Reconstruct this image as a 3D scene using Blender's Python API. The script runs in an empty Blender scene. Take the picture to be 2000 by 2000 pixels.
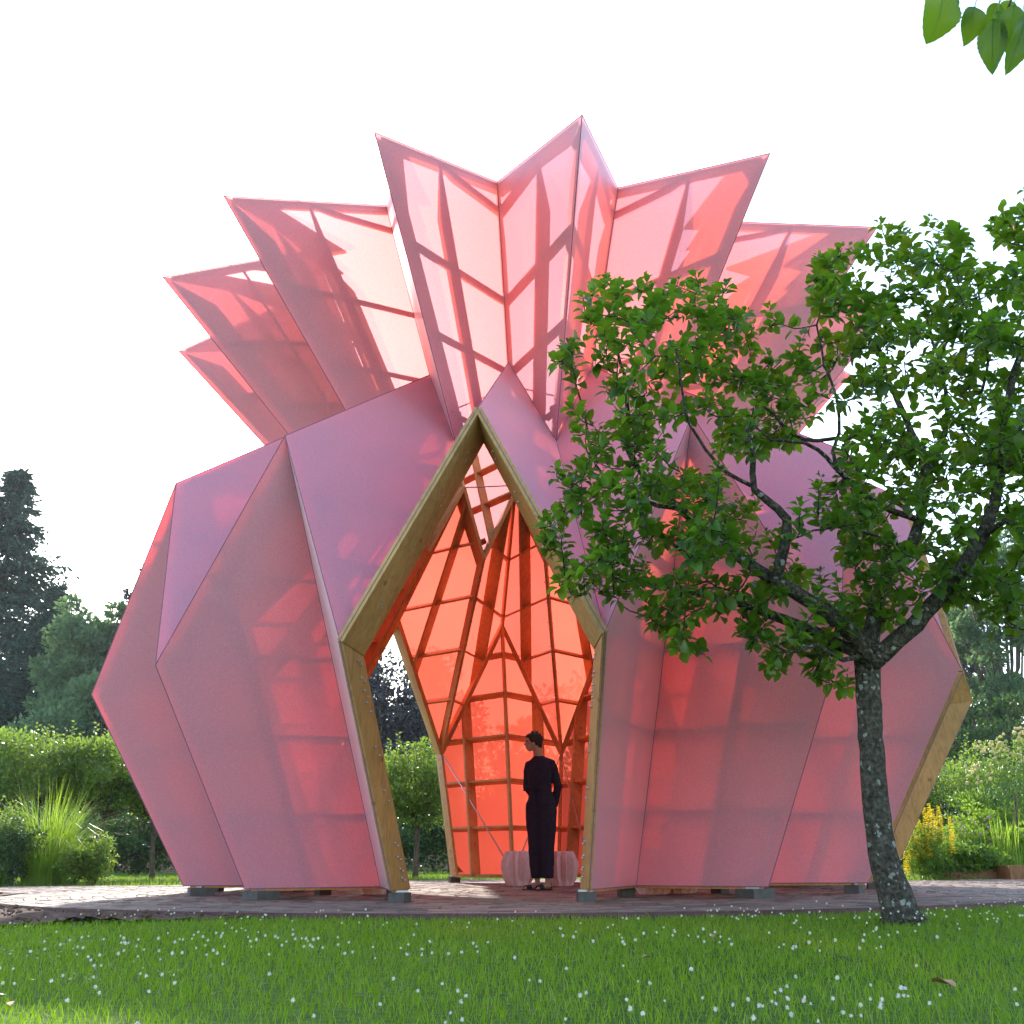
import bpy, bmesh, math, random
import numpy as np
from mathutils import Vector, Matrix, noise
random.seed(7); RNG = np.random.default_rng(7)
C = bpy.context.scene.collection
R = math.radians
sc = bpy.context.scene

# ---------------------------------------------------------------- camera
D_CAM, H_CAM, YAW, PITCH, ROLL, FPX = 12.984, 0.354, 0.017843, 0.314364, -0.007166, 2072.48
CAM = np.array([0.0, -D_CAM, H_CAM])
_r = np.array([math.cos(YAW), math.sin(YAW), 0.0])
_fh = np.array([-math.sin(YAW), math.cos(YAW), 0.0])
_f = _fh * math.cos(PITCH) + np.array([0, 0, 1.0]) * math.sin(PITCH)
_u = -_fh * math.sin(PITCH) + np.array([0, 0, 1.0]) * math.cos(PITCH)
_r2 = _r * math.cos(ROLL) + _u * math.sin(ROLL)
_u2 = -_r * math.sin(ROLL) + _u * math.cos(ROLL)
cd = bpy.data.cameras.new('camera'); cam = bpy.data.objects.new('camera', cd); C.objects.link(cam)
cd.sensor_width = 36; cd.sensor_fit = 'HORIZONTAL'; cd.lens = 36 * FPX / 2000.0
cd.clip_start = 0.05; cd.clip_end = 2000
cam.matrix_world = Matrix(((_r2[0], _u2[0], -_f[0], CAM[0]), (_r2[1], _u2[1], -_f[1], CAM[1]),
                           (_r2[2], _u2[2], -_f[2], CAM[2]), (0, 0, 0, 1)))
sc.camera = cam

def ray(u, v):                       # direction seen at photo pixel (2000 px frame); used to measure places
    return _r2 * ((u - 1000) / FPX) - _u2 * ((v - 1000) / FPX) + _f
def ony(u, v, y):
    r = ray(u, v); return CAM + r * (y - CAM[1]) / r[1]
def onz(u, v, z=0.0):
    r = ray(u, v); return CAM + r * (z - CAM[2]) / r[2]

# ---------------------------------------------------------------- sky, sun, exposure
SUN_EL, SUN_AZ = R(29.0), R(-15.9)   # azimuth measured from +Y towards +X
sund = Vector((math.sin(SUN_AZ) * math.cos(SUN_EL), math.cos(SUN_AZ) * math.cos(SUN_EL), math.sin(SUN_EL)))
world = bpy.data.worlds.new('World'); sc.world = world; world.use_nodes = True
wn = world.node_tree; wn.nodes.clear()
sky = wn.nodes.new('ShaderNodeTexSky'); sky.sky_type = 'NISHITA'; sky.sun_disc = False
sky.sun_elevation = SUN_EL; sky.sun_rotation = SUN_AZ
sky.air_density = 1.1; sky.dust_density = 0.8; sky.ozone_density = 1.0
bgd = wn.nodes.new('ShaderNodeBackground'); bgd.inputs['Strength'].default_value = 0.15
wo = wn.nodes.new('ShaderNodeOutputWorld')
wn.links.new(sky.outputs[0], bgd.inputs[0]); wn.links.new(bgd.outputs[0], wo.inputs[0])
sl = bpy.data.lights.new('sun', 'SUN'); sl.energy = 2.2; sl.angle = R(1.4); sl.color = (1.0, 0.93, 0.82)
sun = bpy.data.objects.new('sun', sl); C.objects.link(sun); sun.location = (-10, 30, 20)
sun.rotation_euler = sund.to_track_quat('Z', 'Y').to_euler()
sc.view_settings.view_transform = 'Standard'; sc.view_settings.look = 'None'
sc.view_settings.exposure = 1.93; sc.view_settings.gamma = 1.0; sc.view_settings.use_curve_mapping = False
sc.cycles.max_bounces = 10; sc.cycles.transparent_max_bounces = 24; sc.cycles.transmission_bounces = 8
sc.cycles.diffuse_bounces = 4; sc.cycles.caustics_reflective = False; sc.cycles.caustics_refractive = False
sc.cycles.sample_clamp_indirect = 6

# ---------------------------------------------------------------- helpers
def tag(o, label=None, cat=None, group=None, kind=None):
    if label: o['label'] = label
    if cat: o['category'] = cat
    if group: o['group'] = group
    if kind: o['kind'] = kind
    return o
def empty(name, loc=(0, 0, 0), rz=0.0):
    o = bpy.data.objects.new(name, None); C.objects.link(o); o.location = loc; o.rotation_euler = (0, 0, rz)
    o.empty_display_size = 0.2
    return o
def link(name, me, parent=None):
    o = bpy.data.objects.new(name, me); C.objects.link(o)
    if parent: o.parent = parent
    return o
def mesh_np(name, V, F, mat, smooth=False):
    """V (n,3); F list of int arrays (m,k) with any k."""
    me = bpy.data.meshes.new(name)
    V = np.asarray(V, dtype=np.float32)
    if isinstance(F, np.ndarray): F = [F]
    F = [np.asarray(f, dtype=np.int32) for f in F if len(f)]
    me.vertices.add(len(V)); me.vertices.foreach_set('co', V.ravel())
    nl = sum(f.size for f in F); nf = sum(len(f) for f in F)
    me.loops.add(nl); me.loops.foreach_set('vertex_index', np.concatenate([f.ravel() for f in F]))
    me.polygons.add(nf)
    sizes = np.concatenate([np.full(len(f), f.shape[1], dtype=np.int32) for f in F])
    starts = np.concatenate([[0], np.cumsum(sizes)[:-1]]).astype(np.int32)
    me.polygons.foreach_set('loop_start', starts)
    me.update(calc_edges=True); me.validate()
    me.polygons.foreach_set('use_smooth', np.full(len(me.polygons), bool(smooth)))
    if mat: me.materials.append(mat)
    return me
class MB:
    def __init__(s): s.v = []; s.f = {}; s.n = 0
    def add(s, V, F):
        V = np.asarray(V, float); s.v.append(V)
        for f in F: s.f.setdefault(len(f), []).append([i + s.n for i in f])
        s.n += len(V)
    def slab(s, pts, nrm, t):
        """polygon pts extruded by +-t/2 along nrm"""
        P = np.array(pts, float); nv = np.array(nrm, float); nv /= np.linalg.norm(nv)
        k = len(P); V = np.vstack([P - nv * t / 2, P + nv * t / 2])
        F = [list(range(k))[::-1], list(range(k, 2 * k))] + [[i, (i + 1) % k, k + (i + 1) % k, k + i] for i in range(k)]
        s.add(V, F)
    def box(s, c, h, rz=0.0):
        x, y, z = h; V = np.array([[a * x, b * y, e * z] for e in (-1, 1) for b in (-1, 1) for a in (-1, 1)], float)
        ca, sa = math.cos(rz), math.sin(rz)
        V = np.stack([V[:, 0] * ca - V[:, 1] * sa, V[:, 0] * sa + V[:, 1] * ca, V[:, 2]], 1) + np.array(c)
        s.add(V, [[0, 2, 3, 1], [4, 5, 7, 6], [0, 1, 5, 4], [2, 6, 7, 3], [0, 4, 6, 2], [1, 3, 7, 5]])
    def tube(s, pts, rad, seg=6, cap=True, jitter=0.0):
        P = np.array(pts, float); n = len(P)
        rad = np.full(n, rad) if np.isscalar(rad) else np.array(rad, float)
        T = np.gradient(P, axis=0); T /= (np.linalg.norm(T, axis=1, keepdims=True) + 1e-12)
        a = np.array([0, 0, 1.0]) if abs(T[0][2]) < 0.9 else np.array([1.0, 0, 0])
        V = []
        for i in range(n):
            a = a - T[i] * (a @ T[i]); a /= (np.linalg.norm(a) + 1e-12); b = np.cross(T[i], a)
            for k in range(seg):
                th = 2 * math.pi * k / seg
                rr = rad[i] * (1 + (random.uniform(-jitter, jitter) if jitter else 0))
                V.append(P[i] + rr * (math.cos(th) * a + math.sin(th) * b))
        F = []
        for i in range(n - 1):
            for k in range(seg):
                k2 = (k + 1) % seg
                F.append([i * seg + k, i * seg + k2, (i + 1) * seg + k2, (i + 1) * seg + k])
        if cap: F += [list(range(seg))[::-1], list(range((n - 1) * seg, n * seg))]
        s.add(V, F)
    def mesh(s, name, mat, smooth=False):
        return mesh_np(name, np.vstack(s.v), [np.array(f) for f in s.f.values()], mat, smooth)
    def build(s, name, mat, parent=None, smooth=False):
        return link(name, s.mesh(name, mat, smooth), parent)

# ---------------------------------------------------------------- materials
def newmat(name):
    m = bpy.data.materials.new(name); m.use_nodes = True; nt = m.node_tree; nt.nodes.clear()
    out = nt.nodes.new('ShaderNodeOutputMaterial'); return m, nt, out
def N(nt, t, **kw):
    n = nt.nodes.new(t)
    for k, v in kw.items():
        if k.startswith('i_'): n.inputs[k[2:].replace('_', ' ')].default_value = v
        else: setattr(n, k, v)
    return n
def ramp(nt, fac, stops):
    r = nt.nodes.new('ShaderNodeValToRGB'); el = r.color_ramp.elements
    while len(el) < len(stops): el.new(0.5)
    for e, (p, c) in zip(el, stops): e.position = p; e.color = (*c, 1)
    if fac is not None: nt.links.new(fac, r.inputs[0])
    return r
def bump(nt, h, strength, dist=0.01):
    b = N(nt, 'ShaderNodeBump'); b.inputs['Strength'].default_value = strength; b.inputs['Distance'].default_value = dist
    nt.links.new(h, b.inputs['Height']); return b
def simple(name, col, rough=0.7, nscale=8.0, var=0.25, bumps=0.2, spec=0.3, detail=6, coord='Object', metal=0.0, island=0.0):
    m, nt, out = newmat(name)
    tc = N(nt, 'ShaderNodeTexCoord'); nz = N(nt, 'ShaderNodeTexNoise'); nz.inputs['Scale'].default_value = nscale
    nz.inputs['Detail'].default_value = detail
    nt.links.new(tc.outputs[coord], nz.inputs['Vector'])
    c = np.array(col)
    rp = ramp(nt, nz.outputs[0], [(0.25, tuple(c * (1 - var))), (0.75, tuple(np.minimum(c * (1 + var), 1)))])
    src = rp.outputs[0]
    if island:
        g = N(nt, 'ShaderNodeNewGeometry'); mx = N(nt, 'ShaderNodeMapRange')
        mx.inputs['To Min'].default_value = 1 - island; mx.inputs['To Max'].default_value = 1 + island
        nt.links.new(g.outputs['Random Per Island'], mx.inputs['Value'])
        vm = N(nt, 'ShaderNodeVectorMath', operation='SCALE'); nt.links.new(src, vm.inputs[0]); nt.links.new(mx.outputs[0], vm.inputs['Scale'])
        src = vm.outputs[0]
    p = N(nt, 'ShaderNodeBsdfPrincipled'); p.inputs['Roughness'].default_value = rough
    p.inputs['Specular IOR Level'].default_value = spec; p.inputs['Metallic'].default_value = metal
    nt.links.new(src, p.inputs['Base Color'])
    if bumps: nt.links.new(bump(nt, nz.outputs[0], bumps).outputs[0], p.inputs['Normal'])
    nt.links.new(p.outputs[0], out.inputs[0])
    return m

def fabric_mat(name, FAB_OPEN, FAB_TRANS, tcol):
    m, nt, out = newmat(name)
    tc = N(nt, 'ShaderNodeTexCoord')
    big = N(nt, 'ShaderNodeTexNoise'); big.inputs['Scale'].default_value = 0.9; big.inputs['Detail'].default_value = 3
    fine = N(nt, 'ShaderNodeTexNoise'); fine.inputs['Scale'].default_value = 110; fine.inputs['Detail'].default_value = 2
    wr = N(nt, 'ShaderNodeTexNoise'); wr.inputs['Scale'].default_value = 2.2; wr.inputs['Detail'].default_value = 2; wr.inputs['Distortion'].default_value = 1.2
    for n in (big, fine, wr): nt.links.new(tc.outputs['Object'], n.inputs['Vector'])
    refl = ramp(nt, fine.outputs[0], [(0.34, (0.76, 0.34, 0.43)), (0.66, (0.95, 0.49, 0.60))])
    tran = ramp(nt, big.outputs[0], [(0.3, (1.0, 0.14, 0.08)), (0.7, (1.0, 0.17, 0.10))])
    add = N(nt, 'ShaderNodeMath', operation='ADD'); nt.links.new(wr.outputs[0], add.inputs[0])
    ml = N(nt, 'ShaderNodeMath', operation='MULTIPLY'); ml.inputs[1].default_value = 0.06
    nt.links.new(fine.outputs[0], ml.inputs[0]); nt.links.new(ml.outputs[0], add.inputs[1])
    b = bump(nt, add.outputs[0], 0.35, 0.02)
    dif = N(nt, 'ShaderNodeBsdfDiffuse'); nt.links.new(b.outputs[0], dif.inputs['Normal'])
    tl = N(nt, 'ShaderNodeBsdfTranslucent'); nt.links.new(tran.outputs[0], tl.inputs['Color'])
    tp = N(nt, 'ShaderNodeBsdfTransparent'); tp.inputs['Color'].default_value = (*tcol, 1)
    gl = N(nt, 'ShaderNodeBsdfGlossy'); gl.inputs['Roughness'].default_value = 0.5; gl.inputs['Color'].default_value = (1.0, 0.88, 0.93, 1)
    nt.links.new(b.outputs[0], gl.inputs['Normal'])
    m1 = N(nt, 'ShaderNodeMixShader'); m1.inputs[0].default_value = FAB_TRANS
    nt.links.new(dif.outputs[0], m1.inputs[1]); nt.links.new(tl.outputs[0], m1.inputs[2])
    m2 = N(nt, 'ShaderNodeMixShader'); fr = N(nt, 'ShaderNodeFresnel'); fr.inputs['IOR'].default_value = 1.55; fm = N(nt, 'ShaderNodeMath', operation='MULTIPLY'); gm = N(nt, 'ShaderNodeNewGeometry'); iv = N(nt, 'ShaderNodeMath', operation='SUBTRACT'); iv.inputs[0].default_value = 1.0; nt.links.new(gm.outputs['Backfacing'], iv.inputs[1])   # gloss on the outer face only, keeping white sky glare off the inside
    f2 = N(nt, 'ShaderNodeMath', operation='MULTIPLY'); nt.links.new(fr.outputs[0], f2.inputs[0]); nt.links.new(iv.outputs[0], f2.inputs[1])
    io = N(nt, 'ShaderNodeMix', data_type='RGBA'); nt.links.new(gm.outputs['Backfacing'], io.inputs[0]); nt.links.new(refl.outputs[0], io.inputs[6]); io.inputs[7].default_value = (0.95, 0.28, 0.20, 1); nt.links.new(io.outputs[2], dif.inputs['Color'])  # inner face tinted orange: warm light of the interior put into its colour
    fm.inputs[1].default_value = 1.45; nt.links.new(f2.outputs[0], fm.inputs[0]); nt.links.new(fm.outputs[0], m2.inputs[0])
    nt.links.new(m1.outputs[0], m2.inputs[1]); nt.links.new(gl.outputs[0], m2.inputs[2])
    m3 = N(nt, 'ShaderNodeMixShader'); m3.inputs[0].default_value = FAB_OPEN
    nt.links.new(m2.outputs[0], m3.inputs[1]); nt.links.new(tp.outputs[0], m3.inputs[2])
    nt.links.new(m3.outputs[0], out.inputs[0])
    return m
def wood_mat(name, c1, c2, rough=0.6):
    m, nt, out = newmat(name)
    tc = N(nt, 'ShaderNodeTexCoord'); mp = N(nt, 'ShaderNodeMapping'); mp.inputs['Scale'].default_value = (9, 9, 2.2)
    nz = N(nt, 'ShaderNodeTexNoise'); nz.inputs['Scale'].default_value = 2.0; nz.inputs['Detail'].default_value = 8; nz.inputs['Distortion'].default_value = 1.6
    n2 = N(nt, 'ShaderNodeTexNoise'); n2.inputs['Scale'].default_value = 1.1; n2.inputs['Detail'].default_value = 4
    vo = N(nt, 'ShaderNodeTexVoronoi'); vo.inputs['Scale'].default_value = 3.2
    nt.links.new(tc.outputs['Object'], mp.inputs[0]); nt.links.new(mp.outputs[0], nz.inputs['Vector'])
    nt.links.new(tc.outputs['Object'], n2.inputs['Vector']); nt.links.new(tc.outputs['Object'], vo.inputs['Vector'])
    r1 = ramp(nt, nz.outputs[0], [(0.3, c2), (0.55, c1), (0.8, tuple(min(1, x * 1.12) for x in c1))])
    r2 = ramp(nt, n2.outputs[0], [(0.3, (0.72, 0.72, 0.72)), (0.7, (1.05, 1.05, 1.05))])
    kn = ramp(nt, vo.outputs[0], [(0.05, (0.45, 0.4, 0.35)), (0.085, (1, 1, 1))])
    mx = N(nt, 'ShaderNodeMix', data_type='RGBA', blend_type='MULTIPLY'); mx.inputs[0].default_value = 1
    nt.links.new(r1.outputs[0], mx.inputs[6]); nt.links.new(r2.outputs[0], mx.inputs[7])
    mk = N(nt, 'ShaderNodeMix', data_type='RGBA', blend_type='MULTIPLY'); mk.inputs[0].default_value = 0.8
    nt.links.new(mx.outputs[2], mk.inputs[6]); nt.links.new(kn.outputs[0], mk.inputs[7])
    p = N(nt, 'ShaderNodeBsdfPrincipled'); p.inputs['Roughness'].default_value = rough; p.inputs['Specular IOR Level'].default_value = 0.35
    nt.links.new(mk.outputs[2], p.inputs['Base Color']); nt.links.new(bump(nt, nz.outputs[0], 0.15, 0.004).outputs[0], p.inputs['Normal'])
    nt.links.new(p.outputs[0], out.inputs[0]); return m
def leaf_mat(name, c_dark, c_light, t_col, trans=0.45, rough=0.42, spec=0.5):
    m, nt, out = newmat(name)
    g = N(nt, 'ShaderNodeNewGeometry'); oi = N(nt, 'ShaderNodeObjectInfo')
    ad = N(nt, 'ShaderNodeMath', operation='ADD'); nt.links.new(g.outputs['Random Per Island'], ad.inputs[0]); nt.links.new(oi.outputs['Random'], ad.inputs[1])
    fr = N(nt, 'ShaderNodeMath', operation='FRACT'); nt.links.new(ad.outputs[0], fr.inputs[0])
    rp = ramp(nt, fr.outputs[0], [(0.0, c_dark), (0.75, c_light), (1.0, tuple(min(1, x * 1.25) for x in c_light))])
    tr = ramp(nt, fr.outputs[0], [(0.0, tuple(x * 0.75 for x in t_col)), (1.0, t_col)])
    p = N(nt, 'ShaderNodeBsdfPrincipled'); p.inputs['Roughness'].default_value = rough; p.inputs['Specular IOR Level'].default_value = spec
    nt.links.new(rp.outputs[0], p.inputs['Base Color'])
    tl = N(nt, 'ShaderNodeBsdfTranslucent'); nt.links.new(tr.outputs[0], tl.inputs['Color'])
    mx = N(nt, 'ShaderNodeMixShader'); mx.inputs[0].default_value = trans
    nt.links.new(p.outputs[0], mx.inputs[1]); nt.links.new(tl.outputs[0], mx.inputs[2]); nt.links.new(mx.outputs[0], out.inputs[0])
    return m

M_FAB = fabric_mat('coral_skin_fabric', 0.075, 0.44, (1.0, 0.20, 0.15))
M_FAB2 = fabric_mat('coral_crown_fabric', 0.15, 0.36, (1.0, 0.52, 0.53))
M_WOOD = wood_mat('honey_plywood', (0.58, 0.34, 0.12), (0.44, 0.245, 0.08))
M_TRIM = simple('fabric_edge_cord', (0.30, 0.13, 0.19), 0.7, 30, 0.1, 0)
M_STEEL = simple('galvanised_steel', (0.42, 0.43, 0.45), 0.45, 20, 0.15, 0.05, metal=0.8)
M_CONC = simple('concrete', (0.10, 0.09, 0.085), 0.9, 14, 0.2, 0.4)

# ---------------------------------------------------------------- pavilion
NF = 15; TH0 = 0.112341; STEP = 2 * math.pi / NF; DEP = 0.31; ZB = 0.10
RZ_I = [('P', 4.7483, 6.9233), ('p', 2.5690, 4.5257), ('m', 5.0, 1.9846), ('d', 3.9236, ZB)]
RZ_J = [('V', 3.1819, 7.3102), ('v', 2.2788, 5.5873), ('a', 4.5504, 4.0556), ('b', 2.9081, ZB)]
def inner(prof, D):
    pts = [np.array(q[1:]) for q in prof]; ns = []
    for a, b in zip(pts, pts[1:]):
        t = (b - a) / np.linalg.norm(b - a); ns.append(np.array([t[1], -t[0]]))
    o = [None] * 4
    for i in (1, 2):
        s = ns[i - 1] + ns[i]; o[i] = pts[i] + s * D / (1 + ns[i - 1] @ ns[i])
    t0 = (pts[1] - pts[0]) / np.linalg.norm(pts[1] - pts[0]); o[0] = pts[0] + ns[0] * D + t0 * 0.62
    t2 = (pts[3] - pts[2]); q = pts[2] * 0 + o[2]; k = (ZB - q[1]) / t2[1]; o[3] = q + t2 * k
    return {prof[i][0]: o[i] for i in range(4)}
OUT = {k: np.array([r, z]) for k, r, z in RZ_I + RZ_J}
INN = {**inner(RZ_I, DEP), **inner(RZ_J, DEP)}
def pt(k, idx, inn=False, out_off=0.0):
    r, z = (INN if inn else OUT)[k]; th = TH0 - idx * STEP
    return np.array([(r + out_off) * math.sin(th), -(r + out_off) * math.cos(th), z])
OPEN = {0.5, -2.5 + 15, 6.5}
pav = empty('pavilion'); tag(pav, 'giant pink origami pineapple pavilion of stretched fabric over a timber frame', 'pavilion')
def unit3(v): return v / np.linalg.norm(v)
def board(name, A, B, Ai, Bi, t=0.045, gap=0.0, dep=1.0):   # gap: metres between skin and board
    A, B, Ai, Bi = map(np.array, (A, B, Ai, Bi))
    a = A + unit3(Ai - A) * gap; b = B + unit3(Bi - B) * gap; ai = A + (Ai - A) * dep; bi = B + (Bi - B) * dep
    n = np.cross(B - A, (Ai + Bi - A - B)); m = MB(); m.slab([a, b, bi, ai], n, t)
    return m.build(name, M_WOOD, pav)
def trim(name, A, B, r=0.005):
    m = MB(); m.tube([A, B], r, 5); return m.build(name, M_TRIM, pav)
lerp = lambda a, b, t: np.array(a) * (1 - t) + np.array(b) * t
BOLTS = []
def bolts_on(A, B, Ai, Bi, ts, us, side, t=0.045):
    A, B, Ai, Bi = map(np.array, (A, B, Ai, Bi)); n = np.cross(B - A, Ai - A); n /= np.linalg.norm(n)
    for s_, u_ in zip(ts, us):
        c = lerp(lerp(A, B, s_), lerp(Ai, Bi, s_), u_)
        BOLTS.append((c + n * side * t / 2, n * side))
for i in range(NF):
    for a, b in (('P', 'p'), ('p', 'm'), ('m', 'd')):
        edge_open = (a == 'm') and any((x % 15) in OPEN for x in (i + .5, i - .5))
        board('timber_beam', pt(a, i), pt(b, i), pt(a, i, 1), pt(b, i, 1), 0.038, 0.004 if edge_open else (0.11 if a == 'P' else 0.06))
        trim('edge_cord', pt(a, i), pt(b, i))
    j = i + .5
    for a, b in (('V', 'v'), ('v', 'a'), ('a', 'b')):
        if a == 'a' and j in OPEN: continue
        board('timber_beam', pt(a, j), pt(b, j), pt(a, j, 1), pt(b, j, 1), 0.036, 0.04)
        trim('edge_cord', pt(a, j), pt(b, j))
    for k in (i, i + 1):            # edges running between the i and j planes
        for a, b, g in (('P', 'V', .06), ('p', 'v', .05), ('m', 'a', .08), ('d', 'b', .07)):
            if a == 'd' and j in OPEN: continue
            g2 = 0.0 if (a == 'm' and j in OPEN) else g
            if a == 'P': trim('edge_cord', pt(a, k), pt(b, j), 0.0045); continue
            board('cross_beam', pt(a, k), pt(b, j), pt(a, k, 1), pt(b, j, 1), 0.06 if a == 'm' else 0.045, g2)
            trim('edge_cord', pt(a, k), pt(b, j), 0.0045)
LV = [0.73, 1.41, 2.09, 2.78, 3.46, 4.15, 4.84, 5.52, 6.22, 7.08]
def on_edge(k1, i1, k2, i2, z):
    z1, z2 = OUT[k1][1], OUT[k2][1]
    if (z - z1) * (z - z2) > 0: return None
    t = (z - z1) / (z2 - z1)
    return lerp(pt(k1, i1), pt(k2, i2), t), lerp(pt(k1, i1, 1), pt(k2, i2, 1), t)
facets = []
for i in range(NF):
    j = i + .5
    for k in (i, i + 1):
        facets.append((('P', k), ('V', j), ('v', j), ('p', k)))
        facets.append((('p', k), ('v', j), ('a', j), ('m', k)))
        if j not in OPEN: facets.append((('m', k), ('a', j), ('b', j), ('d', k)))
cen = np.array([0, 0, 3.2])
for fct in facets:
    V = np.array([pt(*q) for q in fct]); n = np.cross(V[1] - V[0], V[2] - V[0])
    idx = [0, 1, 2, 3]
    c = V.mean(0)
    if n @ np.array([c[0], c[1], 0]) < 0: idx = idx[::-1]
    me = mesh_np('fabric_panel', V, np.array([idx]), M_FAB2 if fct[0][0] == 'P' else M_FAB); link('fabric_panel', me, pav)
    n = n / np.linalg.norm(n)
    nin = -n if n @ np.array([c[0], c[1], 0]) > 0 else n
    crown_ = fct[0][0] == 'P'
    DR = 0.17 if crown_ else 0.21
    def cut(a, b, e_, d_):            # slide a + nin*d along a->b until it meets the plane of the edge board
        q1, q2 = fct[e_], fct[(e_ + 1) % 4]
        if q1[1] == q2[1]: th = TH0 - q1[1] * STEP; tv = np.array([math.cos(th), math.sin(th), 0]); o_ = np.zeros(3)
        else: o_ = pt(*q1); tv = np.cross(pt(*q2) - o_, pt(*q1, True) - o_)
        q = a + nin * d_; e = b - a; s_ = -((q - o_) @ tv) / (e @ tv + 1e-12); return q + e * max(-.3, min(.45, s_))
    # middle rib
    A, B = (V[0] + V[1]) / 2, (V[2] + V[3]) / 2
    Ai, Bi = cut(A, B, 0, DR), cut(B, A, 2, DR)
    board('middle_rib', A, B, Ai, Bi, 0.032, 0.055 if crown_ else 0.018, 1.0)
    if crown_:                        # board just under the upper edge, square to the panel
        dn = unit3((V[3] + V[2]) / 2 - A) * .03; pa, pb = V[0] + dn, V[1] + dn; e_ = pb - pa
        board('cross_beam', pa + e_ * .03, pb - e_ * .01, cut(pa, pb, 3, .24), cut(pb, pa, 1, .24), .036, .035)
    top = fct[0][0]
    for z in LV:
        hits = []
        for e in range(4):
            (k1, i1), (k2, i2) = fct[e], fct[(e + 1) % 4]
            if abs(OUT[k1][1] - OUT[k2][1]) < 1e-3: continue
            h = on_edge(k1, i1, k2, i2, z)
            if h: hits.append((h[0], h[1], e))
        if len(hits) == 2 and np.linalg.norm(hits[0][0] - hits[1][0]) > 0.12:
            (a, ai, ia), (b, bi, ib) = hits; DB = 0.15 if crown_ else .17
            ai, bi = cut(a, b, ia, DB), cut(b, a, ib, DB)
            board('batten', a, b, ai, bi, 0.030, 0.06 if crown_ else 0.020, 1.0)
# bolts on the boards round the entrance
for (k1, i1, k2, i2, side) in (('m', 1, 'd', 1, None), ('m', 0, 'd', 0, None), ('a', .5, 'm', 1, None), ('a', .5, 'm', 0, None), ('m', 13, 'd', 13, None), ('m', 6, 'd', 6, None), ('m', 7, 'd', 7, None)):
    A, B, Ai, Bi = pt(k1, i1), pt(k2, i2), pt(k1, i1, 1), pt(k2, i2, 1)
    ts = [.05, .06, .12, .13, .17, .19, .22, .25, .40, .43, .58, .62, .80, .81, .86, .87, .91, .92, .95, .96]
    us = [.55, .68] * 10
    if k1 == 'a': ts = [.14, .16, .34, .37, .56, .58, .80, .82]; us = [.5, .64] * 4
    for sd in (-1, 1): bolts_on(A, B, Ai, Bi, ts, us, sd, 0.06)
for i in range(NF):                  # screws along the inner edge of the beams, seen from the doorway
    for k1, k2 in (('p', 'm'),):
        A, B, Ai, Bi = pt(k1, i), pt(k2, i), pt(k1, i, 1), pt(k2, i, 1)
        for sd in (-1, 1): bolts_on(A, B, Ai, Bi, [.1, .2, .3, .42, .55, .68, .8, .9], [.85] * 8, sd, 0.06)
mb = MB()
for c, n in BOLTS: mb.tube([c - n * 0.002, c + n * 0.008, c + n * 0.014], [0.011, 0.010, 0.004], 7)
tag(mb.build('bolt_heads', M_STEEL, pav), kind='stuff')
# tie rods
def rod(A, B): m = MB(); m.tube([A, B], 0.010, 6); m.build('tie_rod', M_STEEL, pav, True)
for i in range(NF):
    for j in (i - .5, i + .5):
        if (j % 15) in OPEN: continue
        rod(pt('m', i, 1), pt('b', j, 1) + np.array([0, 0, 0.04]))
for j in (6.5, 9.5, 12.5, 0.5): rod(pt('v', j, 1), pt('v', j + 3, 1))
# corner gussets at the foot of each panel
for i in range(NF):
    for s_ in (-.5, .5):
        if ((i + s_) % 15) in OPEN: continue
        d0, b0, m0, a0 = pt('d', i), pt('b', i + s_), pt('m', i), pt('a', i + s_)
        e = b0 - d0; e /= np.linalg.norm(e); up = m0 - d0; up /= np.linalg.norm(up)
        nrm = np.cross(e, up); nrm /= np.linalg.norm(nrm); inw = nrm * (1 if nrm @ -np.array([d0[0], d0[1], 0]) > 0 else -1)
        o = d0 + inw * 0.035 + e * 0.10 + up * 0.04
        m = MB(); m.slab([o, o + e * 0.2, o + up * 0.2], inw, 0.02); m.build('gusset', M_WOOD, pav)
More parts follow.
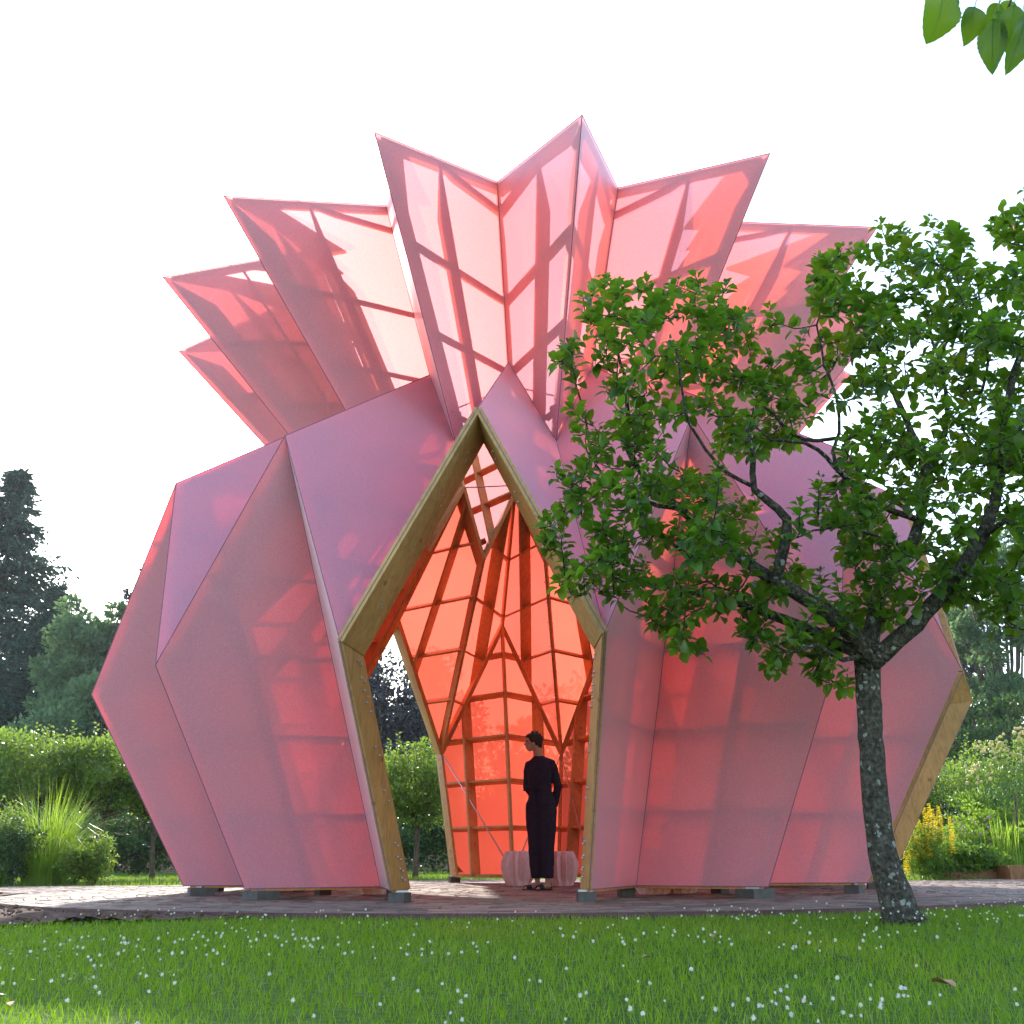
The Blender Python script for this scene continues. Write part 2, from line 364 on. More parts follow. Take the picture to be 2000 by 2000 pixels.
# steel feet (part of the pavilion) and concrete pads (things of their own)
first = None
pads = []
for i in range(NF):
    th = TH0 - i * STEP
    c = pt('d', i) * 0.5 + pt('d', i, 1) * 0.5
    m = MB(); m.box((c[0], c[1], ZB - 0.012), (0.06, 0.06, 0.008), -th); m.build('foot_plate', M_STEEL, pav)
    pads.append((c, th, 0.085 if i in (0, 1, 6, 7, 12, 13) else .14, i))
    if (i + .5) not in OPEN:
        j = i + .5; c = pt('b', j) * 0.3 + pt('b', j, 1) * 0.7
        m = MB(); m.box((c[0], c[1], ZB - 0.012), (0.045, 0.045, 0.008), TH0 - j * STEP); m.build('foot_plate', M_STEEL, pav)
        pads.append((c, TH0 - j * STEP, 0.075, j))
for c, th, w, ii in pads:
    bm = bmesh.new(); bmesh.ops.create_cube(bm, size=1.0)
    bmesh.ops.scale(bm, vec=(w * 1.7, w * 1.7, ZB - 0.021), verts=bm.verts)
    bmesh.ops.bevel(bm, geom=bm.edges[:], offset=0.008, segments=1)
    me = bpy.data.meshes.new('concrete_block'); bm.to_mesh(me); bm.free(); me.materials.append(M_CONC)
    o = link('concrete_block', me); o.location = (c[0], c[1], (ZB - 0.021) / 2); o.rotation_euler = (0, 0, th)
    k_ = (ii - .5) % 15; ords = ['first', 'second', 'third', 'fourth', 'fifth', 'sixth', 'seventh', 'eighth', 'ninth', 'tenth', 'eleventh', 'twelfth', 'thirteenth', 'fourteenth', 'fifteenth']
    n_ = k_ if k_ <= 7.5 else 15 - k_; q_ = min(14, int(round(n_ * 2)) - 1)
    lab = {0: 'narrow concrete block under the right timber post of the entrance', 1: 'narrow concrete block under the left timber post of the entrance'}.get(ii)
    if lab is None: lab = '%s concrete block %s %s entrance post, under the pavilion rim' % (ords[max(0, q_ - 1)], 'to the left of the' if k_ <= 7.5 else 'to the right of the', 'left' if k_ <= 7.5 else 'right')
    tag(o, lab, 'block', 'concrete blocks carrying the pavilion')
# ---------------------------------------------------------------- ground, paving, soil bed
def soil_front(x):                    # world y of the seam between soil bed and lawn
    return np.interp(x, [-9, -5.2, -3.4, -2.6, -1.9, -1.2], [-8.2, -7.0, -6.25, -5.85, -5.50, -5.62])
def ground_mat():
    m, nt, out = newmat('lawn_soil')
    tc = N(nt, 'ShaderNodeTexCoord'); nz = N(nt, 'ShaderNodeTexNoise'); nz.inputs['Scale'].default_value = 0.6; nz.inputs['Detail'].default_value = 8
    n2 = N(nt, 'ShaderNodeTexNoise'); n2.inputs['Scale'].default_value = 25; n2.inputs['Detail'].default_value = 6
    for n in (nz, n2): nt.links.new(tc.outputs['Object'], n.inputs['Vector'])
    a = ramp(nt, nz.outputs[0], [(0.3, (0.045, 0.10, 0.012)), (0.7, (0.10, 0.17, 0.022))])
    b = ramp(nt, n2.outputs[0], [(0.3, (0.5, 0.5, 0.5)), (0.7, (1.2, 1.2, 1.2))])
    mx = N(nt, 'ShaderNodeMix', data_type='RGBA', blend_type='MULTIPLY'); mx.inputs[0].default_value = 1
    nt.links.new(a.outputs[0], mx.inputs[6]); nt.links.new(b.outputs[0], mx.inputs[7])
    p = N(nt, 'ShaderNodeBsdfPrincipled'); p.inputs['Roughness'].default_value = 0.9; nt.links.new(mx.outputs[2], p.inputs['Base Color'])
    p.inputs['Specular IOR Level'].default_value = 0.1
    nt.links.new(bump(nt, n2.outputs[0], 0.6, 0.03).outputs[0], p.inputs['Normal']); nt.links.new(p.outputs[0], out.inputs[0]); return m
gx = np.concatenate([[-900, -300, -100, -50], np.linspace(-30, 30, 61), [50, 100, 300, 900]])
gy = np.concatenate([[-300, -100, -40], np.linspace(-20, 40, 61), [60, 100, 300, 1200]])
GX, GY = np.meshgrid(gx, gy); GZ = np.full_like(GX, -0.03)
for a in range(GX.shape[0]):
    for b in range(GX.shape[1]):
        rr = math.hypot(GX[a, b], GY[a, b])
        if rr > 7.5 and not (abs(GX[a, b]) < 16 and -2 < GY[a, b] < 5): GZ[a, b] += 0.03 * noise.noise(Vector((GX[a, b] * .4, GY[a, b] * .4, 0)))
gi = np.arange(GX.size).reshape(GX.shape)
GF = np.stack([gi[:-1, :-1], gi[:-1, 1:], gi[1:, 1:], gi[1:, :-1]], -1).reshape(-1, 4)
tag(link('lawn_ground', mesh_np('lawn_ground', np.stack([GX, GY, GZ], -1).reshape(-1, 3), GF, ground_mat(), True)), kind='structure')

R_PAVE = 5.72
def brick_mat():
    m, nt, out = newmat('paving_brick')
    g = N(nt, 'ShaderNodeNewGeometry'); oi = N(nt, 'ShaderNodeObjectInfo')
    ad = N(nt, 'ShaderNodeMath', operation='ADD'); nt.links.new(g.outputs['Random Per Island'], ad.inputs[0]); nt.links.new(oi.outputs['Random'], ad.inputs[1])
    fr = N(nt, 'ShaderNodeMath', operation='FRACT'); nt.links.new(ad.outputs[0], fr.inputs[0])
    rp = ramp(nt, fr.outputs[0], [(0.0, (0.11, 0.080, 0.065)), (0.35, (0.21, 0.145, 0.11)), (0.7, (0.27, 0.190, 0.15)), (1.0, (0.17, 0.13, 0.115))])
    tc = N(nt, 'ShaderNodeTexCoord'); nz = N(nt, 'ShaderNodeTexNoise'); nz.inputs['Scale'].default_value = 22; nz.inputs['Detail'].default_value = 8
    nt.links.new(tc.outputs['Object'], nz.inputs['Vector'])
    b = ramp(nt, nz.outputs[0], [(0.3, (0.72, 0.72, 0.72)), (0.7, (1.1, 1.1, 1.1))])
    mx = N(nt, 'ShaderNodeMix', data_type='RGBA', blend_type='MULTIPLY'); mx.inputs[0].default_value = 1
    nt.links.new(rp.outputs[0], mx.inputs[6]); nt.links.new(b.outputs[0], mx.inputs[7])
    p = N(nt, 'ShaderNodeBsdfPrincipled'); p.inputs['Roughness'].default_value = 0.75; p.inputs['Specular IOR Level'].default_value = 0.3
    nt.links.new(mx.outputs[2], p.inputs['Base Color']); nt.links.new(bump(nt, nz.outputs[0], 0.4, 0.006).outputs[0], p.inputs['Normal'])
    nt.links.new(p.outputs[0], out.inputs[0]); return m
M_BRICK = brick_mat()
M_SAND = simple('joint_sand', (0.10, 0.085, 0.075), 0.95, 60, 0.3, 0.3)
th = np.linspace(0, 2 * math.pi, 121)[:-1]
def strip_poly(x0, x1): return x0, x1
# base of the paving: disc with two path arms, built as a fan and two strips butted to it
PATH_Y0, PATH_Y1 = -0.4, 3.1
mbp = MB(); mbp.add([(0, 0, -0.012)] + [(R_PAVE * math.cos(t), R_PAVE * math.sin(t), -0.012) for t in th], [[0, 1 + k, 1 + (k + 1) % 120] for k in range(120)])
for sx in (-1, 1):
    ys = np.linspace(PATH_Y0, PATH_Y1, 12); xs = np.sqrt(R_PAVE ** 2 - ys ** 2) - 0.002
    V = [(sx * x, y, -0.014) for x, y in zip(xs, ys)] + [(sx * 15, y, -0.014) for y in ys]
    mbp.add(V, [[k, k + 1, 12 + k + 1, 12 + k] if sx < 0 else [k, 12 + k, 12 + k + 1, k + 1] for k in range(11)])
paving = tag(mbp.build('paving', M_SAND), kind='structure')
bricks = []                           # (cx, cy, halfx, halfy, rot)
r = 0.12
while r < R_PAVE - 0.05:
    n = max(3, int(2 * math.pi * r / 0.208)); ph = random.random() * 6.28
    for k in range(n):
        a = ph + 2 * math.pi * k / n
        bricks.append((r * math.cos(a), r * math.sin(a), 0.049, math.pi * r / n - 0.0035, a))
    r += 0.1045
for sx in (-1, 1):
    x = 0.0; row = 0
    y = PATH_Y0 + 0.052
    while y < PATH_Y1:
        x = math.sqrt(R_PAVE ** 2 - min(abs(y), 5.7) ** 2) + 0.11 + (0.10 if row % 2 else 0.0)
        while x < 14.8:
            bricks.append((sx * x, y, 0.1, 0.049, 0.0)); x += 0.207
        y += 0.1045; row += 1
def brick_geo(b):
    cx, cy, hx, hy, a = b; m = MB(); dz = random.uniform(-0.004, 0.004)
    e = 0.004; V = []
    for z, s in ((-0.04, 0), (dz - 0.004, 0), (dz, e)):
        for (u, v) in ((-1, -1), (1, -1), (1, 1), (-1, 1)): V.append((u * (hx - s), v * (hy - s), z))
    V = np.array(V); tx, ty = random.uniform(-.01, .01), random.uniform(-.01, .01)
    V[:, 2] += V[:, 0] * tx + V[:, 1] * ty
    F = [[8, 9, 10, 11]]
    for l in (0, 4): F += [[l + k, l + (k + 1) % 4, l + 4 + (k + 1) % 4, l + 4 + k] for k in range(4)]
    return V, F
def vis_key(b):
    d = np.array([b[0], b[1], 0.0]) - CAM; z = d @ _f; u = 1000 + FPX * (d @ _r2) / z
    return (0 if -30 < u < 2030 else 50) + np.linalg.norm(d)
bricks.sort(key=vis_key)
proto = None
for k, b in enumerate(bricks[:300]):
    V, F = brick_geo(b); m = MB(); m.add(V, F); o = m.build('brick', M_BRICK, paving); o.location = (b[0], b[1], 0); o.rotation_euler = (0, 0, b[4])
m = MB()
for b in bricks[300:]:
    V, F = brick_geo(b); ca, sa = math.cos(b[4]), math.sin(b[4])
    m.add(np.stack([V[:, 0] * ca - V[:, 1] * sa + b[0], V[:, 0] * sa + V[:, 1] * ca + b[1], V[:, 2]], 1), F)
tag(m.build('bricks', M_BRICK, paving), kind='stuff')
# steel edging round the paving
M_EDGE = simple('rusty_steel_edging', (0.10, 0.045, 0.045), 0.6, 12, 0.3, 0.2)
m = MB(); aa = np.linspace(R(184), R(357), 120)
for k in range(119):
    P = [(rr * math.cos(aa[q]), rr * math.sin(aa[q]), z) for q in (k, k + 1) for rr in (R_PAVE, R_PAVE + 0.012) for z in (-0.06, 0.012)]
    m.add(P, [[0, 1, 5, 4], [2, 6, 7, 3], [1, 3, 7, 5]])
o = m.build('steel_edging', M_EDGE); tag(o, 'thin dark steel strip curving along the front rim of the round brick paving', 'garden edging')
# soil bed on the left between paving and lawn
M_SOIL = simple('dry_soil', (0.12, 0.075, 0.055), 0.95, 16, 0.5, 1.0, 0.1)
sx_, sy_ = np.meshgrid(np.linspace(-9.5, -1.2, 170), np.linspace(-8, 0.2, 170)); V = []; ok = []
for x, y in zip(sx_.ravel(), sy_.ravel()):
    ins = (x * x + y * y > (R_PAVE + 0.014) ** 2) and y > soil_front(x) - 0.02 and y < PATH_Y0 - 0.02
    z = -0.045 + 0.035 * noise.fractal(Vector((x * 3, y * 3, 0)), 1, 2, 5) + 0.02 * noise.noise(Vector((x * 14, y * 14, 3)))
    V.append((x, y, z - 0.0)); ok.append(ins)
ok = np.array(ok).reshape(sx_.shape); gi = np.arange(sx_.size).reshape(sx_.shape)
mk = ok[:-1, :-1] & ok[1:, :-1] & ok[:-1, 1:] & ok[1:, 1:]
SF = np.stack([gi[:-1, :-1], gi[:-1, 1:], gi[1:, 1:], gi[1:, :-1]], -1)[mk]
V = np.array(V); V[:, 2] += 0.035
tag(link('soil_bed', mesh_np('soil_bed', V, SF, M_SOIL, True)), kind='structure')
m = MB(); ico = bmesh.new(); bmesh.ops.create_icosphere(ico, subdivisions=1, radius=1.0)
IV = np.array([v.co[:] for v in ico.verts]); IF = [[v.index for v in f.verts] for f in ico.faces]; ico.free()
cnt = 0
while cnt < 1500:
    x, y = random.uniform(-9, -1.6), random.uniform(-7.5, -0.5)
    if x * x + y * y < (R_PAVE + 0.05) ** 2 or y < soil_front(x): continue
    s = random.uniform(0.008, 0.035) * (0.6 if random.random() < .6 else 1)
    Vv = IV * s * RNG.uniform(0.6, 1.2, (len(IV), 1)) * np.array([1, 1, .7]); m.add(Vv + np.array([x, y, 0.0 + s * .3]), IF); cnt += 1
tag(m.build('soil_clods', M_SOIL, smooth=False), 'loose brown clods of earth on the soil bed beside the paving rim', 'soil', kind='stuff')

# ---------------------------------------------------------------- lawn
def in_lawn(x, y):
    r2 = x * x + y * y
    soil = (x < -1.25) & (y > soil_front(x)) & (y < PATH_Y0 + 2)
    path = (np.abs(x) < 15.05) & (y > PATH_Y0 - .02) & (y < PATH_Y1 + .02)
    return (r2 > (R_PAVE + 0.03) ** 2) & ~soil & ~path
def vnoise(x, y, s, seed=0.0):
    return np.array([noise.noise(Vector((a * s, b * s, seed))) for a, b in zip(x, y)])
def grass_blades(x, y, h, w, bendamt=0.6):
    n = len(x); az = RNG.uniform(0, 2 * np.pi, n); la = RNG.uniform(0, 2 * np.pi, n)
    side = np.stack([np.cos(az), np.sin(az), np.zeros(n)], 1) * (w / 2)[:, None]
    lean = np.stack([np.cos(la), np.sin(la), np.zeros(n)], 1) * (h * RNG.uniform(0.1, bendamt, n))[:, None]
    base = np.stack([x, y, np.full(n, -0.03)], 1); up = np.array([0, 0, 1.0])
    mid = base + up * (h * 0.55)[:, None] + lean * 0.35; tip = base + up * (h * RNG.uniform(.8, 1, n))[:, None] + lean
    V = np.stack([base - side, base + side, mid + side * .8, mid - side * .8, tip], 1).reshape(-1, 3)
    k = np.arange(n)[:, None] * 5
    return V, k + np.array([[0, 1, 2, 3]]), k + np.array([[3, 2, 4]])
def scatter(n, x0, x1, y0, y1, dens):
    x = RNG.uniform(x0, x1, n); y = RNG.uniform(y0, y1, n); p = dens(x, y); k = RNG.uniform(0, 1, n) < p
    return x[k], y[k]
def fr(x, y, marg=1.25): return np.abs(x + 0.0) < (y + 12.98) * 0.5 * marg + 0.35
def dens(x, y): return (in_lawn(x, y) & fr(x, y)) * np.clip(1.25 - (y + 11.4) / 9.0, 0.42, 1)
x, y = scatter(340000, -8, 8, -11.6, -3.0, dens)
tuft = vnoise(x, y, 2.2) * .5 + vnoise(x, y, 7.0, 5.0) * .6
h = np.clip(0.034 + 0.015 * tuft + RNG.normal(0, 0.007, len(x)), 0.018, 0.08)
dist = y + 13
w = np.clip(0.0016 + 0.00040 * dist, 0.0024, 0.005) * RNG.uniform(.7, 1.2, len(x))
V1, q1, t1 = grass_blades(x, y, h, w, 0.9)
M_GRASS = leaf_mat('grass_blade', (0.026, 0.078, 0.004), (0.135, 0.245, 0.012), (0.30, 0.54, 0.012), 0.5, 0.5, 0.3)
M_GRASS2 = leaf_mat('sunlit_grass_blade', (0.06, 0.14, 0.012), (0.15, 0.24, 0.03), (0.30, 0.45, 0.04), 0.45, 0.55, 0.25)  # yellower copy of the lawn blade with sunlight put into its colour
el_ = [n_ for n_ in M_GRASS.node_tree.nodes if n_.type == 'VALTORGB'][0].color_ramp.elements; e_ = el_.new(.955); e_.color = (.20, .30, .03, 1); e_ = el_.new(.965); e_.color = (.30, .25, .11, 1); el_[-1].color = (.36, .31, .17, 1)   # a few dry straws
tag(link('lawn_grass', mesh_np('lawn_grass', V1, [q1, t1], M_GRASS)), 'short green grass of the lawn in front of the pavilion', 'grass', kind='stuff')
print('blades', len(x))
x, y = scatter(90000, -13, 13, -13, -.5, lambda x, y: in_lawn(x, y) & ~fr(x, y))
V1, q1, t1 = grass_blades(x, y, RNG.uniform(.025, .06, len(x)), RNG.uniform(.005, .009, len(x)), .9)
tag(link('side_lawn_grass', mesh_np('side_lawn_grass', V1, [q1, t1], M_GRASS)), 'green grass of the lawn beyond the sides of the picture', 'grass', kind='stuff')
def dens2(x, y): return in_lawn(x, y) * 1.0
x, y = scatter(42000, -16, 16, 3.2, 15, dens2)
V1, q1, t1 = grass_blades(x, y, RNG.uniform(.04, .09, len(x)), RNG.uniform(.008, .016, len(x)))
tag(link('far_lawn_grass', mesh_np('far_lawn_grass', V1, [q1, t1], M_GRASS2)), 'sunlit yellowish grass strip behind the pavilion under the orchard trees', 'grass', kind='stuff')
# clover leaves
n = 9000; x, y = scatter(26000, -7, 7, -11.4, -4.5, lambda x, y: dens(x, y) * np.clip(vnoise(x, y, 1.3, 9.0) * 2.2 + .25, 0, 1))
n = len(x); V = []; 
cz = RNG.uniform(0.0, 0.035, n); sz = RNG.uniform(.006, .011, n); az = RNG.uniform(0, 6.28, n)
Vs = []
for l in range(3):
    a = az + l * 2.094; d = np.stack([np.cos(a), np.sin(a), RNG.uniform(-.1, .35, n)], 1) * sz[:, None]; s_ = np.stack([-np.sin(a), np.cos(a), np.zeros(n)], 1) * (sz * .62)[:, None]
    c0 = np.stack([x, y, cz], 1); Vs.append(np.stack([c0, c0 + d * .6 - s_, c0 + d * 1.15, c0 + d * .6 + s_], 1))
V = np.stack(Vs, 1).reshape(-1, 3); q = np.arange(n * 3)[:, None] * 4 + np.array([[0, 1, 2, 3]])
M_CLOVER = leaf_mat('clover_leaf', (0.02, 0.075, 0.012), (0.045, 0.14, 0.02), (0.10, 0.30, 0.03), 0.3)
tag(link('clover_leaves', mesh_np('clover_leaves', V, q, M_CLOVER)), 'small dark three part clover leaves among the lawn grass', 'clover', kind='stuff')
# clover flowers: the 150 that show largest as things, the rest as one
M_CFLOW = simple('clover_blossom', (0.74, 0.70, 0.62), 0.8, 90, 0.15, 0.0)
M_STEM = simple('green_stem', (0.10, 0.20, 0.03), 0.6, 20, 0.2, 0)
def clover_head(seedv):
    rs = random.Random(seedv); m = MB(); r_ = .0082
    for k in range(46):
        u = rs.uniform(-.75, 1); a = rs.uniform(0, 6.283); q_ = math.sqrt(1 - u * u)
        d = np.array([q_ * math.cos(a), q_ * math.sin(a), u]); s1 = np.cross(d, [0.1, .2, 1]); s1 /= np.linalg.norm(s1) + 1e-9
        b = d * r_ * .35; tip = d * r_ * rs.uniform(1.0, 1.35) + np.array([0, 0, .001]); mid = d * r_ * .9
        m.add([b, mid - s1 * .0022, tip, mid + s1 * .0022], [[0, 1, 2, 3]])
    m.add(IV * r_ * .72, IF)
    return m
heads = [clover_head(s).mesh('blossom', M_CFLOW) for s in range(4)]
sm = MB(); sm.tube([(0, 0, -.08), (.002, 0, -.04), (0, 0, -.004)], .0012, 4); stem_me = sm.mesh('stem', M_STEM)
cx_, cy_ = scatter(17000, -7, 7, -11.3, -4.7, lambda x, y: dens(x, y) * np.clip(.15 + vnoise(x, y, 1.1, 22.0) * 1.2, 0.02, 1) * .5)
keep = RNG.permutation(len(cx_))[:1000]; pts = sorted([(cx_[k], cy_[k]) for k in keep], key=lambda p: vis_key((p[0], p[1])))
for k, (px_, py_) in enumerate(pts[:160]):
    t = empty('clover_flower', (px_, py_, random.uniform(.035, .068)), random.uniform(0, 6)); s_ = random.uniform(.36, .70); t.scale = (s_, s_, s_)
    t.rotation_euler = (random.uniform(-.4, .4), random.uniform(-.4, .4), random.uniform(0, 6))
    tag(t, 'small white clover flower standing up out of the lawn grass', 'flower', 'white clover flowers dotted over the lawn')
    link('blossom', heads[k % 4], t); link('stem', stem_me, t)
V = []; F = []; nb = 0; hv = [np.array([v.co[:] for v in h_.vertices]) for h_ in heads]; m = MB()
hf = [[list(p.vertices) for p in h_.polygons] for h_ in heads]
for k, (px_, py_) in enumerate(pts[160:]):
    a = k % 4; s_ = random.uniform(.5, .85); m.add(hv[a] * s_ + np.array([px_, py_, random.uniform(.03, .065)]), hf[a])
tag(m.build('clover_flowers', M_CFLOW), 'many small white clover flowers in the far part of the lawn', 'flowers', kind='stuff')

# ---------------------------------------------------------------- foliage makers
def unit(v): return v / (np.linalg.norm(v, axis=-1, keepdims=True) + 1e-9)
def leaf4(P, D, L, W, Nn=None):
    """flat rhomb leaves; returns verts, quads"""
    n = len(P); D = unit(D)
    if Nn is None: Nn = unit(RNG.normal(0, 1, (n, 3)))
    S = unit(np.cross(D, Nn)); Nn = np.cross(S, D)
    L = L[:, None]; W = W[:, None]
    V = np.stack([P, P + D * L * .45 - S * W * .5 + Nn * W * .12, P + D * L - Nn * L * .12, P + D * L * .45 + S * W * .5 + Nn * W * .12], 1)
    return V.reshape(-1, 3), np.arange(n)[:, None] * 4 + np.array([[0, 1, 2, 3]])
def leaf9(P, D, L, W, Nn):
    """curved pointed leaves with a fold along the midrib, 8 triangles each"""
    n = len(P); D = unit(D); S = unit(np.cross(D, Nn)); Nn = np.cross(S, D); L = L[:, None]; W = W[:, None]
    droop = RNG.uniform(.10, .38, (n, 1)); f_ = RNG.uniform(.10, .3, (n, 1))
    sp = lambda t: P + D * L * t - Nn * L * droop * (t ** 2)
    s1, s2, s3, tp = sp(.12), sp(.42), sp(.76), sp(1.0) - D * L * droop * .12
    V = np.stack([P, s1 * 1.0, s2, s3, tp, s2 - S * W * .5 + Nn * W * f_, s2 + S * W * .5 + Nn * W * f_,
                  s3 - S * W * .36 + Nn * W * f_ * .7, s3 + S * W * .36 + Nn * W * f_ * .7,
                  s1 - S * W * .22, s1 + S * W * .22], 1).reshape(-1, 3)
    k = np.arange(n)[:, None] * 11
    T = [k + np.array([[a]]) if False else k + np.array([t]) for t in ([0, 9, 1], [0, 1, 10], [7, 4, 3], [3, 4, 8])]
    Q = [k + np.array([q]) for q in ([9, 5, 2, 1], [1, 2, 6, 10], [5, 7, 3, 2], [2, 3, 8, 6])]
    return V, np.vstack(Q), np.vstack(T)
M_BARK = simple('grey_brown_bark', (0.10, 0.08, 0.06), 0.9, 14, 0.45, 0.8, 0.1)
def crown_cloud(center, rad, n, leafL, flat=0.8, clumps=40, hollow=.45, shape=None, upb=0.2, csz=.30):
    """leaf positions gathered in clumps spread through an ellipsoid"""
    c = np.array(center); rad = np.array(rad)
    d = unit(RNG.normal(0, 1, (clumps, 3))); rr = RNG.uniform(hollow, 1, (clumps, 1)) ** .6
    cc = d * rr
    if shape: cc = shape(cc)
    cc = c + cc * rad
    k = RNG.integers(0, clumps, n); cs = RNG.uniform(.6, 1.3, clumps)[k][:, None] * csz
    off = unit(RNG.normal(0, 1, (n, 3))) * RNG.uniform(0.2, 1, (n, 1)) ** .5
    P = cc[k] + off * cs * rad * np.array([1, 1, flat])
    D = unit(off + RNG.normal(0, .6, (n, 3)) + np.array([0, 0, upb]))
    L = leafL * RNG.uniform(.6, 1.25, n)
    return P, D, L, cc
def deciduous(name, label, cat, base, h, rad, zc, n, leafL, mat, trunk_r, clumps=50, csz=.3, group=None, shoots=0, bark=None, hollow=.45, flat=.8, fork=.35):
    base = np.array(base, float); t = empty(name, base); tag(t, label, cat, group)
    b0 = np.zeros(3)
    P, D, L, cc = crown_cloud((0, 0, zc), rad, n, leafL, flat, clumps, hollow, csz=csz)
    m = MB(); lean = np.array([random.uniform(-.06, .06), random.uniform(-.06, .06), 0]) * h
    top = np.array([0, 0, zc]) + lean * .3
    fk = np.array([0, 0, h * fork]) + lean * .5
    m.tube([b0 - [0, 0, .08], b0 + [0, 0, h * .04], fk * .5 + lean * .2, fk], [trunk_r * 1.35, trunk_r * 1.05, trunk_r * .9, trunk_r * .8], 9, jitter=.08)
    m.build('trunk', bark or M_BARK, t, True)
    m = MB()
    for q in range(len(cc)):
        if q == 26: keep_state = random.getstate()
        e = cc[q]; md = (fk + e) / 2 + np.array([0, 0, -.06 * h + random.uniform(-.03, .05) * h])
        s_ = fk + (top - fk) * random.uniform(0, .5)
        m.tube([s_, (s_ * .4 + md * .6), md, (md + e) / 2 + [0, 0, .02 * h], e], [trunk_r * .42, trunk_r * .3, trunk_r * .22, trunk_r * .15, trunk_r * .06], 5)
    m.build('branches', bark or M_BARK, t, True)
    if len(cc) > 26: random.setstate(keep_state)
    if shoots:
        SP = []; SD = []
        for q in range(shoots):
            a = random.uniform(0, 6.28); rr = math.sqrt(random.random()) * .85
            s0 = np.array([rad[0] * rr * math.cos(a), rad[1] * rr * math.sin(a), zc + rad[2] * math.sqrt(max(0, 1 - rr * rr)) * .8]); hh = random.uniform(.25, .75) * (rad[2] * .9)
            tip = s0 + np.array([random.uniform(-.1, .1), random.uniform(-.1, .1), hh]); ms = MB(); ms.tube([s0, (s0 + tip) / 2, tip], [.008, .006, .003], 4); ms.build('shoot', bark or M_BARK, t)
            k = int(hh / .035)
            for g in range(k):
                f = g / k; p = s0 * (1 - f) + tip * f; aa_ = g * 2.4
                SP.append(p); SD.append([math.cos(aa_), math.sin(aa_), .35])
        SP = np.array(SP); SD = np.array(SD)
        P = np.vstack([P, SP]); D = np.vstack([D, SD]); L = np.concatenate([L, np.full(len(SP), leafL * .95)])
    V, q = leaf4(P, D, L, L * RNG.uniform(.45, .7, len(L)))
    o = link('crown', mesh_np('crown', V, q, mat), t); tag(o, kind='stuff')
    return t
M_LF_ORCH = leaf_mat('orchard_leaf', (0.035, 0.085, 0.012), (0.10, 0.19, 0.025), (0.34, 0.50, 0.05), 0.42, 0.35, 0.6)
M_LF_DARK = leaf_mat('dark_green_leaf', (0.02, 0.05, 0.015), (0.045, 0.10, 0.02), (0.10, 0.22, 0.03), 0.3, 0.4, 0.5)  # darker green leaf colour for hedge bushes, shrubs and low trees
M_LF_PALE = leaf_mat('pale_tree_leaf', (0.05, 0.10, 0.05), (0.10, 0.17, 0.08), (0.22, 0.36, 0.12), 0.4, 0.5, 0.3)
M_LF_COPPER = leaf_mat('copper_beech_leaf', (0.018, 0.018, 0.028), (0.035, 0.035, 0.045), (0.05, 0.05, 0.06), 0.2, 0.4, 0.6)
M_LF_CON = leaf_mat('spruce_needles', (0.018, 0.050, 0.038), (0.035, 0.080, 0.055), (0.04, 0.09, 0.05), 0.15, 0.6, 0.2)

# orchard trees in the middle distance
def at(px, Y): p = ony(px, 1679, Y); return (p[0], Y, -0.03)
orch = [ # px, Y, crown radii, crown centre height, label
    (-60, 9.0, (1.35, 1.1, .80), 2.05, 'bushy orchard tree at the far left, half outside the picture'),
    (60, 8.5, (1.25, 1.1, .75), 2.05, 'bushy orchard tree behind the tall ornamental grass clump'),
    (190, 8.8, (1.15, 1.1, .72), 2.05, 'orchard tree with tall leafy shoots, beside the left flank of the pavilion'),
    (300, 9.6, (1.0, 1.0, .65), 1.9, 'orchard tree half hidden behind the left flank of the pavilion'),
    (812, 9.0, (1.05, 1.0, .78), 1.75, 'sunlit orchard tree seen through the left part of the entrance'),
    (700, 10.5, (1.1, 1.0, .75), 1.7, 'orchard tree behind the pavilion, next to the one seen through the entrance'),
    (940, 12.5, (1.2, 1.1, .75), 1.8, 'orchard tree hidden behind the back wall of the pavilion'),
    (1865, 11.0, (1.5, 1.2, .95), 1.5, 'leafy green orchard tree behind the open right side of the pavilion'),
    (2010, 11.5, (1.7, 1.3, 1.1), 1.6, 'leafy green orchard tree behind the pale yellow flowers'),
    (1700, 10.5, (1.3, 1.2, .9), 1.6, 'orchard tree behind the right flank of the pavilion')]
for k, (px_, Y, rad, zc, lab) in enumerate(orch):
    deciduous('orchard_tree', lab, 'tree', at(px_, Y), 2.7, rad, zc, 9000 if k != 6 else 4000, .085, M_LF_ORCH, .055, 60, .36, 'orchard trees behind the pavilion', shoots=14, hollow=.3, fork=.42)
for k, (px_, Y, w_, h_) in enumerate([(-40, 14.5, 2.2, 1.0), (130, 15.5, 2.2, 1.1), (270, 15, 2.0, 1.0), (420, 16, 2.2, 1.1), (760, 15, 1.9, 1.0), (880, 16, 1.9, 1.0), (1740, 14, 2, 1.1), (1900, 15.5, 2.2, 1.3), (2060, 15, 2.2, 1.4)]):
    labs = ['dark hedge bush at the far left behind the orchard trees', 'dark hedge bush behind the ornamental grass and orchard trees', 'dark hedge bush just left of the left flank of the pavilion', 'dark hedge bush hidden behind the left flank',
            'dark hedge bush seen low through the left part of the entrance', 'dark hedge bush behind the back wall left of the stools', 'dark hedge bush behind the right flank', 'dark hedge bush behind the yellow flower spikes', 'dark hedge bush at the far right edge']
    deciduous('hedge_bush', labs[k], 'bush', at(px_, Y), 1.9, (w_, 1.2, h_), 1.05, 7000, .11, M_LF_DARK, .06, 60, .34, 'dark bushes behind the orchard', hollow=.2, fork=.3)

